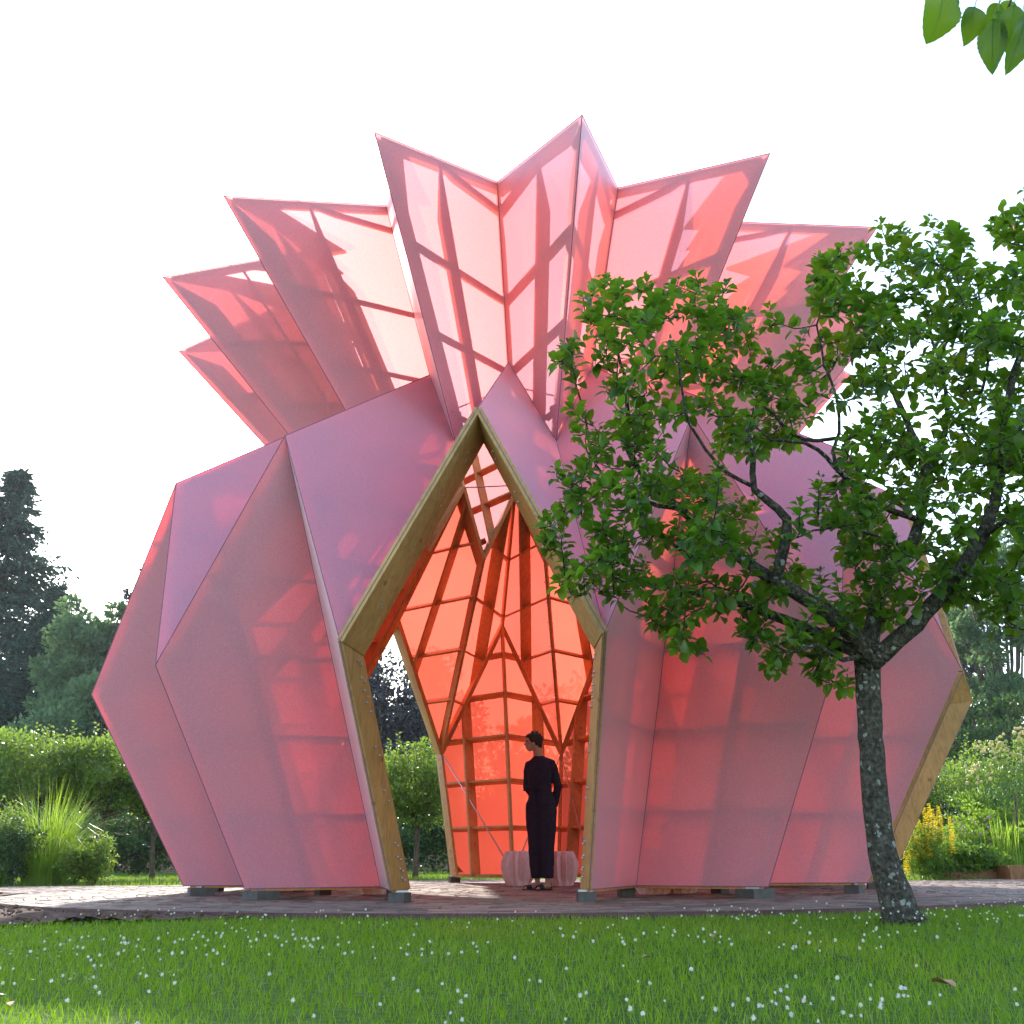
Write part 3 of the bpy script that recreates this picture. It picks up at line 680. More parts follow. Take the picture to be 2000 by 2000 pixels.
# tall trees far behind
M_DBARK = simple('dark_spruce_bark', (0.022, 0.022, 0.018), .9, 10, .3, .3)
def conifer(label, base, h, rb, n, group='conifers in the background'):
    t = empty('conifer', base); tag(t, label, 'tree', group)
    m = MB(); m.tube([(0, 0, -.2), (0, 0, h * .5), (0, 0, h)], [h * .018, h * .011, .03], 8); m.build('trunk', M_DBARK, t, True)
    P = []; D = []; L = []; m = MB()
    nb = int(n / 90)
    for q in range(nb):
        f = (q + .5) / nb; f = f ** .8; z = h * (.06 + .92 * f); r_ = rb * (1 - f) ** .8 * random.choice([random.uniform(.45, .9), random.uniform(.8, 1.3)]) + .3; a = random.uniform(0, 6.28)
        dr = np.array([math.cos(a), math.sin(a), 0]); e = dr * r_ + np.array([0, 0, -r_ * .28]); md = dr * r_ * .55 + np.array([0, 0, -r_ * .22])
        m.tube([(0, 0, z), md + [0, 0, z], e + [0, 0, z + .1 * r_]], [.05, .035, .01], 4)
        k = int(90 * (.35 + (1 - f)))
        s_ = RNG.uniform(.12, 1.02, k)[:, None]
        p = dr * r_ * s_ + np.array([0, 0, 1.0]) * (z - r_ * .42 * s_ + r_ * .18 * s_ ** 2) + RNG.normal(0, 1, (k, 3)) * np.array([.12, .12, .05]) * r_ * s_ ** .5
        P.append(p); D.append(dr + RNG.normal(0, .5, (k, 3)) + np.array([0, 0, -.5])); L.append(RNG.uniform(.22, .5, k) * h / 20)
    m.build('boughs', M_DBARK, t)
    P = np.vstack(P); D = np.vstack(D); L = np.concatenate(L); V, q = leaf4(P, D, L, L * .38)
    tag(link('needles', mesh_np('needles', V, q, M_LF_CON), t), kind='stuff'); return t
conifer('tallest dark spruce at the left edge of the picture', at(-72, 46), 23.2, 7.0, 40000)
conifer('shorter pointed spruce just right of the tallest spruce', at(44, 44), 15.2, 5.4, 34000)
conifer('dark spruce at the very left, outside the picture edge', at(-210, 52), 17, 5.5, 14000)
conifer('dark spruce beyond the open right side of the pavilion', at(1925, 48), 17.0, 5.2, 30000)
conifer('dark spruce behind the right flank of the pavilion', at(1790, 52), 13.0, 4.2, 12000)
deciduous('broadleaf_tree', 'pale airy broadleaf tree between the spruces and the dark copper beech', 'tree', at(150, 38), 14, (3.1, 2.6, 4.9), 8.6, 26000, .28, M_LF_PALE, .28, 170, .20, 'broadleaf trees in the background', hollow=.12, flat=.45)
deciduous('broadleaf_tree', 'dark green broadleaf tree low behind the pale airy tree', 'tree', at(180, 34), 8, (3.6, 2.4, 3.4), 4.4, 22000, .28, M_LF_PALE, .25, 60, .3, 'broadleaf trees in the background', hollow=.3)
deciduous('copper_beech', 'dark purple copper beech behind the left flank of the pavilion', 'tree', at(292, 42), 15, (3.6, 3.5, 6.4), 9.3, 30000, .30, M_LF_COPPER, .4, 120, .19, 'copper beeches behind the pavilion', hollow=.3)
deciduous('copper_beech', 'nearly black copper beech seen through the left part of the entrance', 'tree', at(760, 36), 11, (3.8, 3.2, 5.0), 5.4, 26000, .26, M_LF_COPPER, .4, 90, .26, 'copper beeches behind the pavilion', hollow=.2)
deciduous('broadleaf_tree', 'airy broadleaf tree at the right edge with sky showing through', 'tree', at(2000, 36), 15, (2.8, 3.0, 6.0), 9.6, 18000, .28, M_LF_PALE, .28, 44, .24, 'broadleaf trees in the background', hollow=.35, flat=.5)
deciduous('broadleaf_tree', 'low dark green broadleaf tree behind the pale yellow flowers', 'tree', at(1950, 32), 8, (4.6, 2.6, 2.8), 4.2, 16000, .24, M_LF_DARK, .28, 60, .26, 'broadleaf trees in the background', hollow=.3)
deciduous('broadleaf_tree', 'broadleaf tree hidden behind the middle of the pavilion', 'tree', at(1150, 44), 10, (5, 3.5, 3.6), 5.6, 8000, .34, M_LF_PALE, .3, 50, .3, 'broadleaf trees in the background')
deciduous('broadleaf_tree', 'broadleaf tree hidden behind the right flank of the pavilion', 'tree', at(1550, 44), 10, (5, 3.5, 3.6), 5.6, 8000, .34, M_LF_DARK, .3, 50, .3, 'broadleaf trees in the background')
# garden wall seen between the orchard trunks
M_WALL = None
m_, nt, out = newmat('old_red_brick'); tc = N(nt, 'ShaderNodeTexCoord'); mp = N(nt, 'ShaderNodeMapping'); mp.inputs['Rotation'].default_value = (R(90), 0, 0)
bk = N(nt, 'ShaderNodeTexBrick'); bk.inputs['Scale'].default_value = 4.4; bk.inputs['Color1'].default_value = (.30, .12, .08, 1); bk.inputs['Color2'].default_value = (.22, .10, .07, 1); bk.inputs['Mortar'].default_value = (.30, .26, .22, 1)
nt.links.new(tc.outputs['Object'], mp.inputs[0]); nt.links.new(mp.outputs[0], bk.inputs['Vector']); p = N(nt, 'ShaderNodeBsdfPrincipled'); p.inputs['Roughness'].default_value = .9
nt.links.new(bk.outputs[0], p.inputs['Base Color']); nt.links.new(p.outputs[0], out.inputs[0]); M_WALL = m_
wl = empty('garden_wall', (0, 24, 0)); tag(wl, 'long old red brick garden wall behind the orchard trees', 'wall')
m = MB(); m.box((-4, 0, 1.0), (24, .17, 1.03)); m.build('wall_face', M_WALL, wl)
m = MB(); m.box((-4, 0, 2.08), (24, .21, .046)); m.build('coping', simple('coping_stone', (.3, .27, .24), .9, 5, .2, .3), wl)

# ---------------------------------------------------------------- left border planting
def blade_clump(n, base_r, length, width, spread, seg=6, zlift=0.0):
    a = RNG.uniform(0, 2 * np.pi, n); r0 = base_r * np.sqrt(RNG.uniform(0, 1, n)); L = length * RNG.uniform(.55, 1.1, n); sp = spread * RNG.uniform(.15, 1, n)
    a2 = a + RNG.normal(0, .5, n); out_ = np.stack([np.cos(a2), np.sin(a2), np.zeros(n)], 1); sd = np.stack([-np.sin(a2), np.cos(a2), np.zeros(n)], 1)
    V = []
    for s_ in range(seg + 1):
        t_ = s_ / seg; z = L * (t_ - .62 * sp * t_ ** 2.6); ox = L * sp * .70 * t_ ** 1.7
        c = np.stack([np.cos(a) * r0, np.sin(a) * r0, np.zeros(n)], 1) + out_ * ox[:, None] + np.array([0, 0, 1]) * z[:, None]
        w_ = width * (1 - t_ ** 2) * .5 + .0004; V += [c - sd * w_, c + sd * w_]
    V = np.stack(V, 1).reshape(-1, 3); k = np.arange(n)[:, None] * (2 * seg + 2)
    Q = np.vstack([k + np.array([[2 * s_, 2 * s_ + 1, 2 * s_ + 3, 2 * s_ + 2]]) for s_ in range(seg)])
    return V, Q
M_LIME = leaf_mat('lime_grass_leaf', (0.09, 0.18, 0.015), (0.16, 0.28, 0.03), (0.40, 0.58, 0.05), 0.48, 0.4, 0.4)
def grass_plant(label, px_, Y, n, br, L_, w_, sp, group):
    p = at(px_, Y); t = empty('ornamental_grass', p); tag(t, label, 'plant', group)
    V, Q = blade_clump(n, br, L_, w_, sp); tag(link('blades', mesh_np('blades', V, Q, M_LIME), t), kind='stuff')
    m = MB(); m.tube([(0, 0, -.05), (0, 0, .1)], [br * .8, br * .5], 8); m.build('root_crown', M_BARK, t)
grass_plant('tall arching lime green ornamental grass in the left border', 92, 4.6, 700, .34, 1.85, .012, 1.0, 'ornamental grasses in the left border')
grass_plant('low bright yellow green grass tuft in front of the tall grass', 88, 4.0, 480, .22, .80, .010, .7, 'ornamental grasses in the left border')
grass_plant('small lime green grass tuft at the left edge of the picture', 6, 4.4, 260, .2, .9, .010, .9, 'ornamental grasses in the left border')
for px_, Y, rad, zc, n_, mat, lab in [(28, 3.9, (.42, .35, .52), .52, 3600, M_LF_DARK, 'dark glossy leaved shrub left of the ornamental grass'),
        (150, 4.0, (.34, .3, .33), .34, 2400, M_LF_ORCH, 'low leafy shrub directly right of the ornamental grass'),
        (190, 4.4, (.30, .3, .38), .40, 2200, M_LF_ORCH, 'glinting small shrub at the right end of the left border'),
        (-40, 4.2, (.6, .4, .7), .7, 3000, M_LF_ORCH, 'leafy shrub just outside the left edge of the picture'),
        (50, 5.6, (.7, .5, .6), .7, 3600, M_LF_DARK, 'shrub behind the ornamental grass in the left border')]:
    deciduous('border_shrub', lab, 'shrub', at(px_, Y), zc * 1.9, rad, zc, n_, .055, mat, .012, 40, .4, 'shrubs in the left border', hollow=.1, fork=.2)

# ---------------------------------------------------------------- right border planting
M_YEL = leaf_mat('yellow_petals', (0.88, 0.66, 0.02), (0.95, 0.76, 0.03), (1.0, 0.90, 0.05), .5, .6, .2)
M_CREAM = leaf_mat('cream_petals', (0.66, 0.60, 0.36), (0.78, 0.72, 0.46), (0.85, 0.80, 0.45), .45, .7, .1)
M_PURP = leaf_mat('mauve_petals', (0.45, 0.24, 0.42), (0.6, 0.36, 0.55), (0.65, 0.35, 0.6), .45, .7, .1)
M_GR = leaf_mat('border_leaf', (0.04, 0.10, 0.012), (0.09, 0.19, 0.02), (0.28, 0.45, 0.04), .4)
def W(px_, py_, Y): return ony(px_, py_, Y)
def stem_plant(name, label, cat, basepx, Y, heads_px, headfn, mat, part, stem_r=.006, fol=1200, frad=(.4, .25, .35), fz=.35, fmat=None, leafL=.06):
    b = np.array(at(basepx, Y)); t = empty(name, b); tag(t, label, cat)
    ms = MB()
    for (u, v) in heads_px:
        yy = Y + random.uniform(-.25, .25); h_ = W(u, v, yy) - b
        s0 = np.array([h_[0] * .55 + random.uniform(-.08, .08), h_[1] * .5, 0]); md = (s0 + h_) / 2 + np.array([random.uniform(-.04, .04), 0, .02])
        ms.tube([s0, md, h_], [stem_r, stem_r * .8, stem_r * .5], 4)
        o = headfn(mat, t, part); o.location = h_
    ms.build('stems', M_STEM, t)
    P, D, L, cc = crown_cloud((0, 0, fz), frad, fol, leafL, .9, 40, .1, csz=.35)
    P[:, 2] = np.abs(P[:, 2]); D[:, 2] = np.abs(D[:, 2]) + .3
    V, q = leaf4(P, D, L, L * .35); tag(link('foliage', mesh_np('foliage', V, q, fmat or M_GR), t), kind='stuff')
    return t
def spike(mat, t, part):
    m = MB(); L_ = random.uniform(.20, .40); rs = random.uniform(.04, .055)
    for k in range(int(L_ * 520)):
        z = random.uniform(-L_, 0.03); rr = rs * (1 - .75 * (z + L_) / (L_ + .03)) + .006; a = random.uniform(0, 6.28); d = np.array([math.cos(a), math.sin(a), .2])
        s_ = np.array([-math.sin(a), math.cos(a), 0]) * .019; c = np.array([0, 0, z]); m.add([c + d * rr * .4, c + d * rr - s_, c + d * (rr + .014), c + d * rr + s_], [[0, 1, 2, 3]])
    return m.build(part, mat, t)
pom_cache = []
def pom(mat, t, part, r_=.030):
    if len(pom_cache) < 4:
        m = MB()
        for k in range(60):
            u = random.uniform(-.6, 1); a = random.uniform(0, 6.283); q_ = math.sqrt(1 - u * u); d = np.array([q_ * math.cos(a), q_ * math.sin(a), u]); s1 = np.cross(d, [.1, .2, 1]); s1 /= np.linalg.norm(s1)
            m.add([d * r_ * .4, d * r_ * .85 - s1 * .008, d * r_ * random.uniform(1, 1.25), d * r_ * .85 + s1 * .008], [[0, 1, 2, 3]])
        m.add(IV * r_ * .75, IF); pom_cache.append(m.mesh('flower', mat))
    return link(part, random.choice(pom_cache), t)
def dot(mat, t, part):
    m = MB(); m.add(IV * .018 * RNG.uniform(.7, 1.2, (len(IV), 1)), IF); return m.build(part, mat, t)
zz = lambda x, y: (1740 + x * .21739, 1380 + y * .21739)
sp_px = [zz(*q) for q in [(340, 890), (300, 930), (372, 940), (424, 910), (445, 1000), (530, 1010), (250, 1035), (275, 1090), (215, 1090), (330, 1170), (220, 1180), (290, 1200), (175, 1190), (150, 1260), (125, 1290), (540, 1190), (350, 1060), (400, 1040)]]
stem_plant('yellow_loosestrife', 'clump of bright yellow flower spikes at the foot of the right timber post', 'flowering plant', 1805, 3.75, sp_px, spike, M_YEL, 'flower_spike', fol=2600, frad=(.42, .3, .40), fz=.42)
cep = []
while len(cep) < 95:
    X, Yp = random.uniform(640, 1260), random.uniform(90, 700)
    if Yp < 330 - (X - 740) * .42 + (120 if X < 740 else 0): continue
    if X < 740 and Yp < 500: continue
    if Yp > 520 and X > 800 and random.random() < .8: continue
    cep.append(zz(X, Yp))
stem_plant('giant_scabious', 'tall airy plant with many round pale yellow flower heads at the right edge', 'flowering plant', 1955, 6.6, cep, pom, M_CREAM, 'flower', .004, fol=3600, frad=(.8, .4, .55), fz=.85, leafL=.09)
pp = [zz(random.uniform(560, 900), random.uniform(980, 1320)) for _ in range(34)] + [zz(*q) for q in [(340, 1060), (360, 1080), (410, 1095), (445, 1050), (190, 1155), (225, 1165), (1075, 1280), (1000, 1190)]]
stem_plant('mauve_flowering_herb', 'loose herb with tiny mauve flowers beside the yellow flower spikes', 'flowering plant', 1900, 4.6, pp, dot, M_PURP, 'flower', .003, fol=2600, frad=(.55, .3, .40), fz=.40, leafL=.07)
for lab, px_, Y, rad, zc, n_, mt in [('low dark green mound of herbs along the raised bed edge', 1872, 4.05, (.70, .28, .28), .28, 4600, M_GR),
        ('bright lime green leafy perennial under the pale yellow flowers', 1915, 5.4, (.55, .35, .52), .62, 4200, M_LIME),
        ('light green leafy perennial at the right edge of the picture', 1990, 4.8, (.45, .3, .4), .42, 2600, M_LIME),
        ('dark green filler shrub behind the lime green perennial', 1960, 7.6, (1.1, .5, .75), .8, 5200, M_LF_DARK)]:
    deciduous('border_plant', lab, 'plant', at(px_, Y), zc * 1.8, rad, zc, n_, .07, mt, .012, 60, .32, 'leafy plants in the right border', hollow=.1, fork=.2)
grass_plant('upright sword leaved iris clump in the right border', 1945, 4.5, 46, .22, 1.0, .030, .32, 'sword leaved clumps in the right border')
grass_plant('sword leaved iris clump next to the wooden stake', 1982, 4.4, 40, .2, 1.05, .028, .35, 'sword leaved clumps in the right border')
M_SLEEP = wood_mat('weathered_sleeper', (0.28, 0.14, 0.06), (0.16, 0.08, 0.035), .85)
def sleeper(label, u0, u1, Y, h_, dY, cap=False):
    a, b = at(u0, Y), at(u1, Y); c = ((a[0] + b[0]) / 2, Y + dY / 2, h_ / 2 - .02); bm = bmesh.new(); bmesh.ops.create_cube(bm, size=1)
    bmesh.ops.scale(bm, vec=(abs(b[0] - a[0]), dY, h_), verts=bm.verts); bmesh.ops.bevel(bm, geom=bm.edges[:], offset=.008, segments=1)
    me = bpy.data.meshes.new('timber_sleeper'); bm.to_mesh(me); bm.free(); me.materials.append(M_SLEEP); o = link('timber_sleeper', me); o.location = c
    tag(o, label, 'timber edging', 'timber sleepers edging the right beds')
sleeper('long brown timber sleeper under the dark herb mound', 1829, 1966, 3.95, .15, .12)
sleeper('timber sleeper of the bed at the right edge of the picture', 1969, 2080, 3.35, .21, .12)
sleeper('short timber sleeper end running back from the right bed corner', 1968, 1977, 3.49, .20, 1.2)
st = MB(); a = np.array(at(1990, 4.6)); b_ = W(1982, 1552, 4.6); st.tube([a, b_], [.018, .016], 7); tag(st.build('garden_stake', M_BARK), 'thin weathered wooden stake among the plants at the right edge', 'stake')
M_GRAV = simple('pale_gravel', (0.42, 0.38, 0.34), .95, 70, .35, .8)
m = MB(); m.add([(6.2, PATH_Y1 + .03, -.008), (15, PATH_Y1 + .03, -.008), (15, 4.2, -.008), (6.2, 4.2, -.008)], [[0, 1, 2, 3]]); tag(m.build('gravel_strip', M_GRAV), kind='structure')

# ---------------------------------------------------------------- faceted pink stools
M_STOOL = simple('pink_cast_stone', (0.82, 0.58, 0.57), .85, 18, .10, .25)
def stool_mesh():
    n = 12; m = MB(); V = []; rings = [(.425, .145, .012, 0), (.410, .152, .020, 0), (.31, .178, .040, .0), (.20, .182, .050, .050), (.09, .160, .038, 0), (.012, .145, .008, 0), (0, .138, 0, 0)]
    for z, r_, pl, zg in rings:
        for k in range(2 * n):
            a = math.pi * k / n; s_ = 1 if k % 2 else -1; rr = r_ + s_ * pl; V.append((rr * math.cos(a), rr * math.sin(a), z + s_ * zg))
    F = []; K = 2 * n
    for q in range(len(rings) - 1):
        for k in range(K): F.append([q * K + k, (q + 1) * K + k, (q + 1) * K + (k + 1) % K, q * K + (k + 1) % K])
    F.append(list(range(K))); F.append(list(range((len(rings) - 1) * K, len(rings) * K))[::-1]); m.add(V, F); return m.mesh('faceted_stool', M_STOOL)
sme = stool_mesh()
for (u, v, rz, s_, lab) in [(1012, 1731.5, .1, 1.0, 'faceted pink stone stool left of the standing woman'), (1098, 1731.5, .5, .98, 'faceted pink stone stool partly hidden behind the standing woman'),
        (1281, 1748, .2, 1.0, 'faceted pink stone stool behind the right fabric wall, nearer the entrance'), (1334, 1746, .7, 1.0, 'faceted pink stone stool behind the right fabric wall, farther from the entrance'), (735, 1748, .4, 1.0, 'faceted pink stone stool behind the left fabric wall')]:
    p = onz(u, v, 0.0); o = link('faceted_stool', sme); o.location = (p[0], p[1] + .16, .003); o.rotation_euler = (0, 0, rz); o.scale = (s_, s_, s_)
    tag(o, lab, 'stool', 'faceted pink stools inside the pavilion')
# ---------------------------------------------------------------- the standing woman
PX, PY = 0.075, -0.50
M_SKIN = simple('skin', (0.42, 0.24, 0.17), .55, 30, .06, .05)
M_CLOTH = simple('dark_jumpsuit_cloth', (0.026, 0.018, 0.034), .85, 40, .2, .3, .2)
M_HAIR = simple('dark_brown_hair', (0.030, 0.016, 0.011), .45, 60, .4, .6)
M_SHOE = simple('dark_sandal', (0.022, 0.016, 0.028), .5, 20, .15, .1)
def eloft(m, rings, seg=20):
    """rings: (centre, half-width a, half-depth b, facing angle) stacked into a closed loft"""
    V = []
    for c, a, b, yw in rings:
        for k in range(seg):
            t = 2 * math.pi * k / seg; x, y = a * math.cos(t), b * math.sin(t)
            V.append((c[0] + x * math.cos(yw) - y * math.sin(yw), c[1] + x * math.sin(yw) + y * math.cos(yw), c[2]))
    F = []; n = len(rings)
    for q in range(n - 1):
        for k in range(seg): F.append([q * seg + k, q * seg + (k + 1) % seg, (q + 1) * seg + (k + 1) % seg, (q + 1) * seg + k])
    F += [list(range(seg))[::-1], list(range((n - 1) * seg, n * seg))]; m.add(V, F)
def ell(m, c, r, rot=None, sub=2):
    bm = bmesh.new(); bmesh.ops.create_icosphere(bm, subdivisions=sub, radius=1.0)
    V = np.array([v.co[:] for v in bm.verts]) * np.array(r)
    if rot is not None: V = V @ np.array(rot.to_matrix()).T
    m.add(V + np.array(c), [[v.index for v in f.verts] for f in bm.faces]); bm.free()
def remesh(name, m, mat, parent, vox, smooth=4):
    o = m.build(name + '_src', mat); bq = bmesh.new(); bq.from_mesh(o.data); bmesh.ops.recalc_face_normals(bq, faces=bq.faces[:]); bq.to_mesh(o.data); bq.free(); md = o.modifiers.new('r', 'REMESH'); md.mode = 'VOXEL'; md.voxel_size = vox; md.use_smooth_shade = True
    s_ = o.modifiers.new('s', 'SMOOTH'); s_.iterations = smooth; s_.factor = .5
    dg = bpy.context.evaluated_depsgraph_get(); me = bpy.data.meshes.new_from_object(o.evaluated_get(dg)); me.name = name
    old = o.data; bpy.data.objects.remove(o); bpy.data.meshes.remove(old)
    me.materials.clear(); me.materials.append(mat)
    return link(name, me, parent)
from mathutils import Euler
woman = empty('person', (PX, PY, 0.004)); tag(woman, 'woman with short dark hair in a dark belted jumpsuit, looking left, standing in the entrance', 'person')
yw = R(-38)                           # body turned towards the left of the picture
def rv(x, y, z): return (x * math.cos(yw) - y * math.sin(yw), x * math.sin(yw) + y * math.cos(yw), z)
# body (head, neck, torso core, arms, hands, legs, feet in one skin)
b = MB()
hc = np.array([-.062, -.01, 1.615])
ell(b, hc, (.092, .072, .098), Euler((0, R(-8), R(22))), 3)            # skull
ell(b, hc + [-.042, -.014, -.045], (.050, .047, .066), Euler((0, R(10), R(22))), 3)  # face and jaw
ell(b, hc + [-.066, -.022, -.083], (.022, .022, .018))                 # chin
b.tube([hc + [-.082, -.028, .012], hc + [-.098, -.034, -.016], hc + [-.110, -.039, -.034], hc + [-.094, -.033, -.042]], [.008, .010, .012, .010], 8)  # nose
ell(b, hc + [-.089, -.032, -.060], (.012, .017, .006)); ell(b, hc + [-.087, -.031, -.070], (.012, .016, .006))   # lips
ell(b, hc + [-.079, -.040, .018], (.014, .022, .007)); ell(b, hc + [-.082, -.006, .018], (.014, .022, .007))      # brows
ell(b, hc + [-.004, -.072, -.025], (.016, .008, .028)); ell(b, hc + [-.028, .066, -.025], (.016, .008, .028))      # ears
b.tube([(.000, 0, 1.42), (-.018, -.002, 1.47), (-.035, -.006, 1.55)], [.056, .050, .050], 12)
eloft(b, [((.02, 0, .82), .13, .10, yw), ((.01, 0, .95), .14, .10, yw), ((.005, 0, 1.08), .115, .085, yw), ((0, 0, 1.25), .13, .09, yw), ((0, 0, 1.37), .13, .07, yw), ((0, 0, 1.43), .06, .05, yw)])
shL, shR = np.array([-.120, .055, 1.355]), np.array([.128, -.060, 1.362])
elL, elR = np.array([-.150, .13, 1.12]), np.array([.205, -.03, 1.12])
wrL, wrR = np.array([-.02, .16, .93]), np.array([.158, .06, .885])
for sh, e_, w_ in ((shL, elL, wrL), (shR, elR, wrR)):
    b.tube([sh, (sh + e_) / 2, e_, (e_ + w_) / 2, w_], [.040, .037, .032, .030, .022], 10)
    d = (w_ - e_) / np.linalg.norm(w_ - e_); s1 = np.cross(d, [0, 1, 0.2]); s1 /= np.linalg.norm(s1); nn = np.cross(d, s1)
    pm = w_ + d * .045; b.tube([w_, w_ + d * .02, pm + d * .025], [.022, .028, .030], 8); 
    for k, (o_, l_) in enumerate(((-.027, .062), (-.009, .072), (.009, .068), (.026, .054))):
        f0 = pm + d * .03 + s1 * o_; b.tube([pm + s1 * o_ * .8, f0, f0 + d * l_ * .5 + nn * .008, f0 + d * l_ * .85 + nn * .026], [.010, .009, .0085, .0075], 7)
    b.tube([w_ + d * .02 - s1 * .018, w_ + d * .045 - s1 * .042, w_ + d * .075 - s1 * .05 + nn * .008], [.012, .0105, .009], 7)
hpL, hpR = np.array([-.065, .03, .86]), np.array([.085, -.03, .86])
ftL, ftR = np.array([-.045, .04, .085]), np.array([.070, -.05, .085])
for hp, ft in ((hpL, ftL), (hpR, ftR)):
    kn = (hp + ft) / 2 + np.array([-.02, -.01, 0]); b.tube([hp, kn + [0, 0, .12], kn, kn - [0, 0, .16], ft + [0, 0, .03], ft - [0, 0, .03]], [.080, .055, .046, .042, .031, .029], 12)
for ft, dr in ((ftL, np.array([-.88, -.45, 0])), (ftR, np.array([-.72, -.69, 0]))):
    dr = dr / np.linalg.norm(dr); sd = np.cross(dr, [0, 0, 1])
    b.tube([ft + [0, 0, 0] - dr * .035 - [0, 0, .045], ft - [0, 0, .035] + dr * .02, ft - [0, 0, .055] + dr * .10, ft - [0, 0, .066] + dr * .155], [.028, .033, .027, .018], 10)
    for k in range(5): b.tube([ft - [0, 0, .064] + dr * .12 + sd * (k - 2) * .0125, ft - [0, 0, .070] + dr * (.178 - abs(k - 1) * .007) + sd * (k - 2) * .014], [.009, .0075], 6)
remesh('body', b, M_SKIN, woman, .0048, 3)
# eyes
m = MB(); ell(m, hc + [-.0815, -.044, .000], (.006, .010, .006), None, 1); ell(m, hc + [-.0855, -.012, .000], (.006, .009, .006), None, 1); m.build('eyes', simple('dark_eye', (.02, .012, .01), .2, 10, .1, 0), woman, True)
# jumpsuit
c = MB()
eloft(c, [((.015, 0, .79), .10, .085, yw), ((.014, 0, .84), .135, .105, yw), ((.012, 0, .92), .168, .127, yw), ((.008, 0, .99), .160, .118, yw), ((.004, 0, 1.085), .137, .104, yw), ((.002, 0, 1.12), .142, .110, yw), ((0, 0, 1.22), .160, .122, yw), ((-.004, 0, 1.31), .170, .112, yw), ((-.006, 0, 1.365), .160, .085, yw), ((-.008, 0, 1.405), .125, .074, yw), ((-.010, 0, 1.432), .084, .064, yw), ((-.012, 0, 1.452), .060, .056, yw)])
for sh, e_, w_ in ((shL, elL, wrL), (shR, elR, wrR)):
    c.tube([(0, 0, 1.385), (np.array([0, 0, 1.385]) + sh) / 2 + [0, 0, .008], sh + [0, 0, -.015]], [.060, .060, .056], 12)
    ell(c, sh * np.array([.96, .96, 1]) + np.array([0, 0, -.004]), (.062, .060, .060), None, 2)
    c.tube([sh + [0, 0, -.02], sh * .75 + e_ * .25, (sh + e_) / 2, e_, e_ * .5 + w_ * .5, w_ * .96 + e_ * .04], [.058, .059, .053, .050, .044, .036], 12)
for hp, ft, w0 in ((hpL, ftL, .070), (hpR, ftR, .075)):
    kn = (hp + ft) / 2 + np.array([-.01, -.005, 0])
    eloft(c, [((ft[0], ft[1], .125), w0, w0 * .92, yw), (tuple(ft * .7 + kn * .3 + [0, 0, 0]), w0 * 1.02, w0 * .95, yw), (tuple(kn), .083, .080, yw), (tuple(kn * .4 + hp * .6), .100, .098, yw), ((hp[0], hp[1], .84), .105, .108, yw), ((hp[0] * .95, hp[1] * .95, .93), .098, .104, yw), ((hp[0] * .6, hp[1] * .6, 1.00), .088, .092, yw)])
# belt with a tied bow
eloft(c, [((.004, 0, 1.065), .146, .113, yw), ((.004, 0, 1.105), .146, .113, yw)])
k0 = np.array([-.085, -.115, 1.085]); ell(c, k0, (.022, .018, .020), None, 2)
c.tube([k0, k0 + [-.055, .02, .018], k0 + [-.105, .04, .012], k0 + [-.110, .04, -.018], k0 + [-.05, .02, -.01], k0], .011, 8)
c.tube([k0, k0 + [.03, -.02, .015], k0 + [.055, -.03, -.01], k0], .011, 8)
c.tube([k0, k0 + [.012, -.015, -.08], k0 + [.018, -.010, -.19]], [.012, .014, .013], 8); c.tube([k0, k0 + [-.016, -.010, -.06], k0 + [-.02, -.006, -.13]], [.011, .013, .012], 8)
o = remesh('jumpsuit', c, M_CLOTH, woman, .0065, 2)
me = o.data; nv = len(me.vertices); co = np.empty(nv * 3, np.float32); no = np.empty(nv * 3, np.float32); me.vertices.foreach_get('co', co); me.vertices.foreach_get('normal', no)
co = co.reshape(-1, 3); no = no.reshape(-1, 3)
fo = np.array([noise.noise(Vector((p[0] * 22, p[1] * 22, p[2] * 3.2))) + .6 * noise.noise(Vector((p[0] * 9, p[1] * 9, p[2] * 14))) for p in co])
amp = np.where(co[:, 2] < .8, .010, .006); co += no * (fo * amp)[:, None]; me.vertices.foreach_set('co', co.ravel()); me.update()
# hair: short, tousled
h = MB(); ell(h, hc + [.012, .000, .018], (.096, .083, .092), Euler((0, R(-8), R(22))), 3); ell(h, hc + [.050, .010, -.035], (.048, .060, .055), None, 2); ell(h, hc + [-.045, -.012, .070], (.055, .062, .030), Euler((0, R(-15), R(22))), 2)
for k in range(70):
    u = random.uniform(.0, 1); a = random.uniform(0, 6.283); q_ = math.sqrt(1 - u * u); d = np.array([q_ * math.cos(a), q_ * math.sin(a), u]); s0 = hc + [.008, 0, .02] + d * np.array([.088, .076, .085])
    if s0[0] < hc[0] - .075 and s0[2] < hc[2] + .05: continue
    e_ = s0 + d * random.uniform(.010, .024) + np.array([random.uniform(-.015, .012), random.uniform(-.012, .012), random.uniform(-.01, .008)]); h.tube([s0 - d * .015, s0, e_], [.014, .011, .004], 6)
o = remesh('hair', h, M_HAIR, woman, .0045, 1)
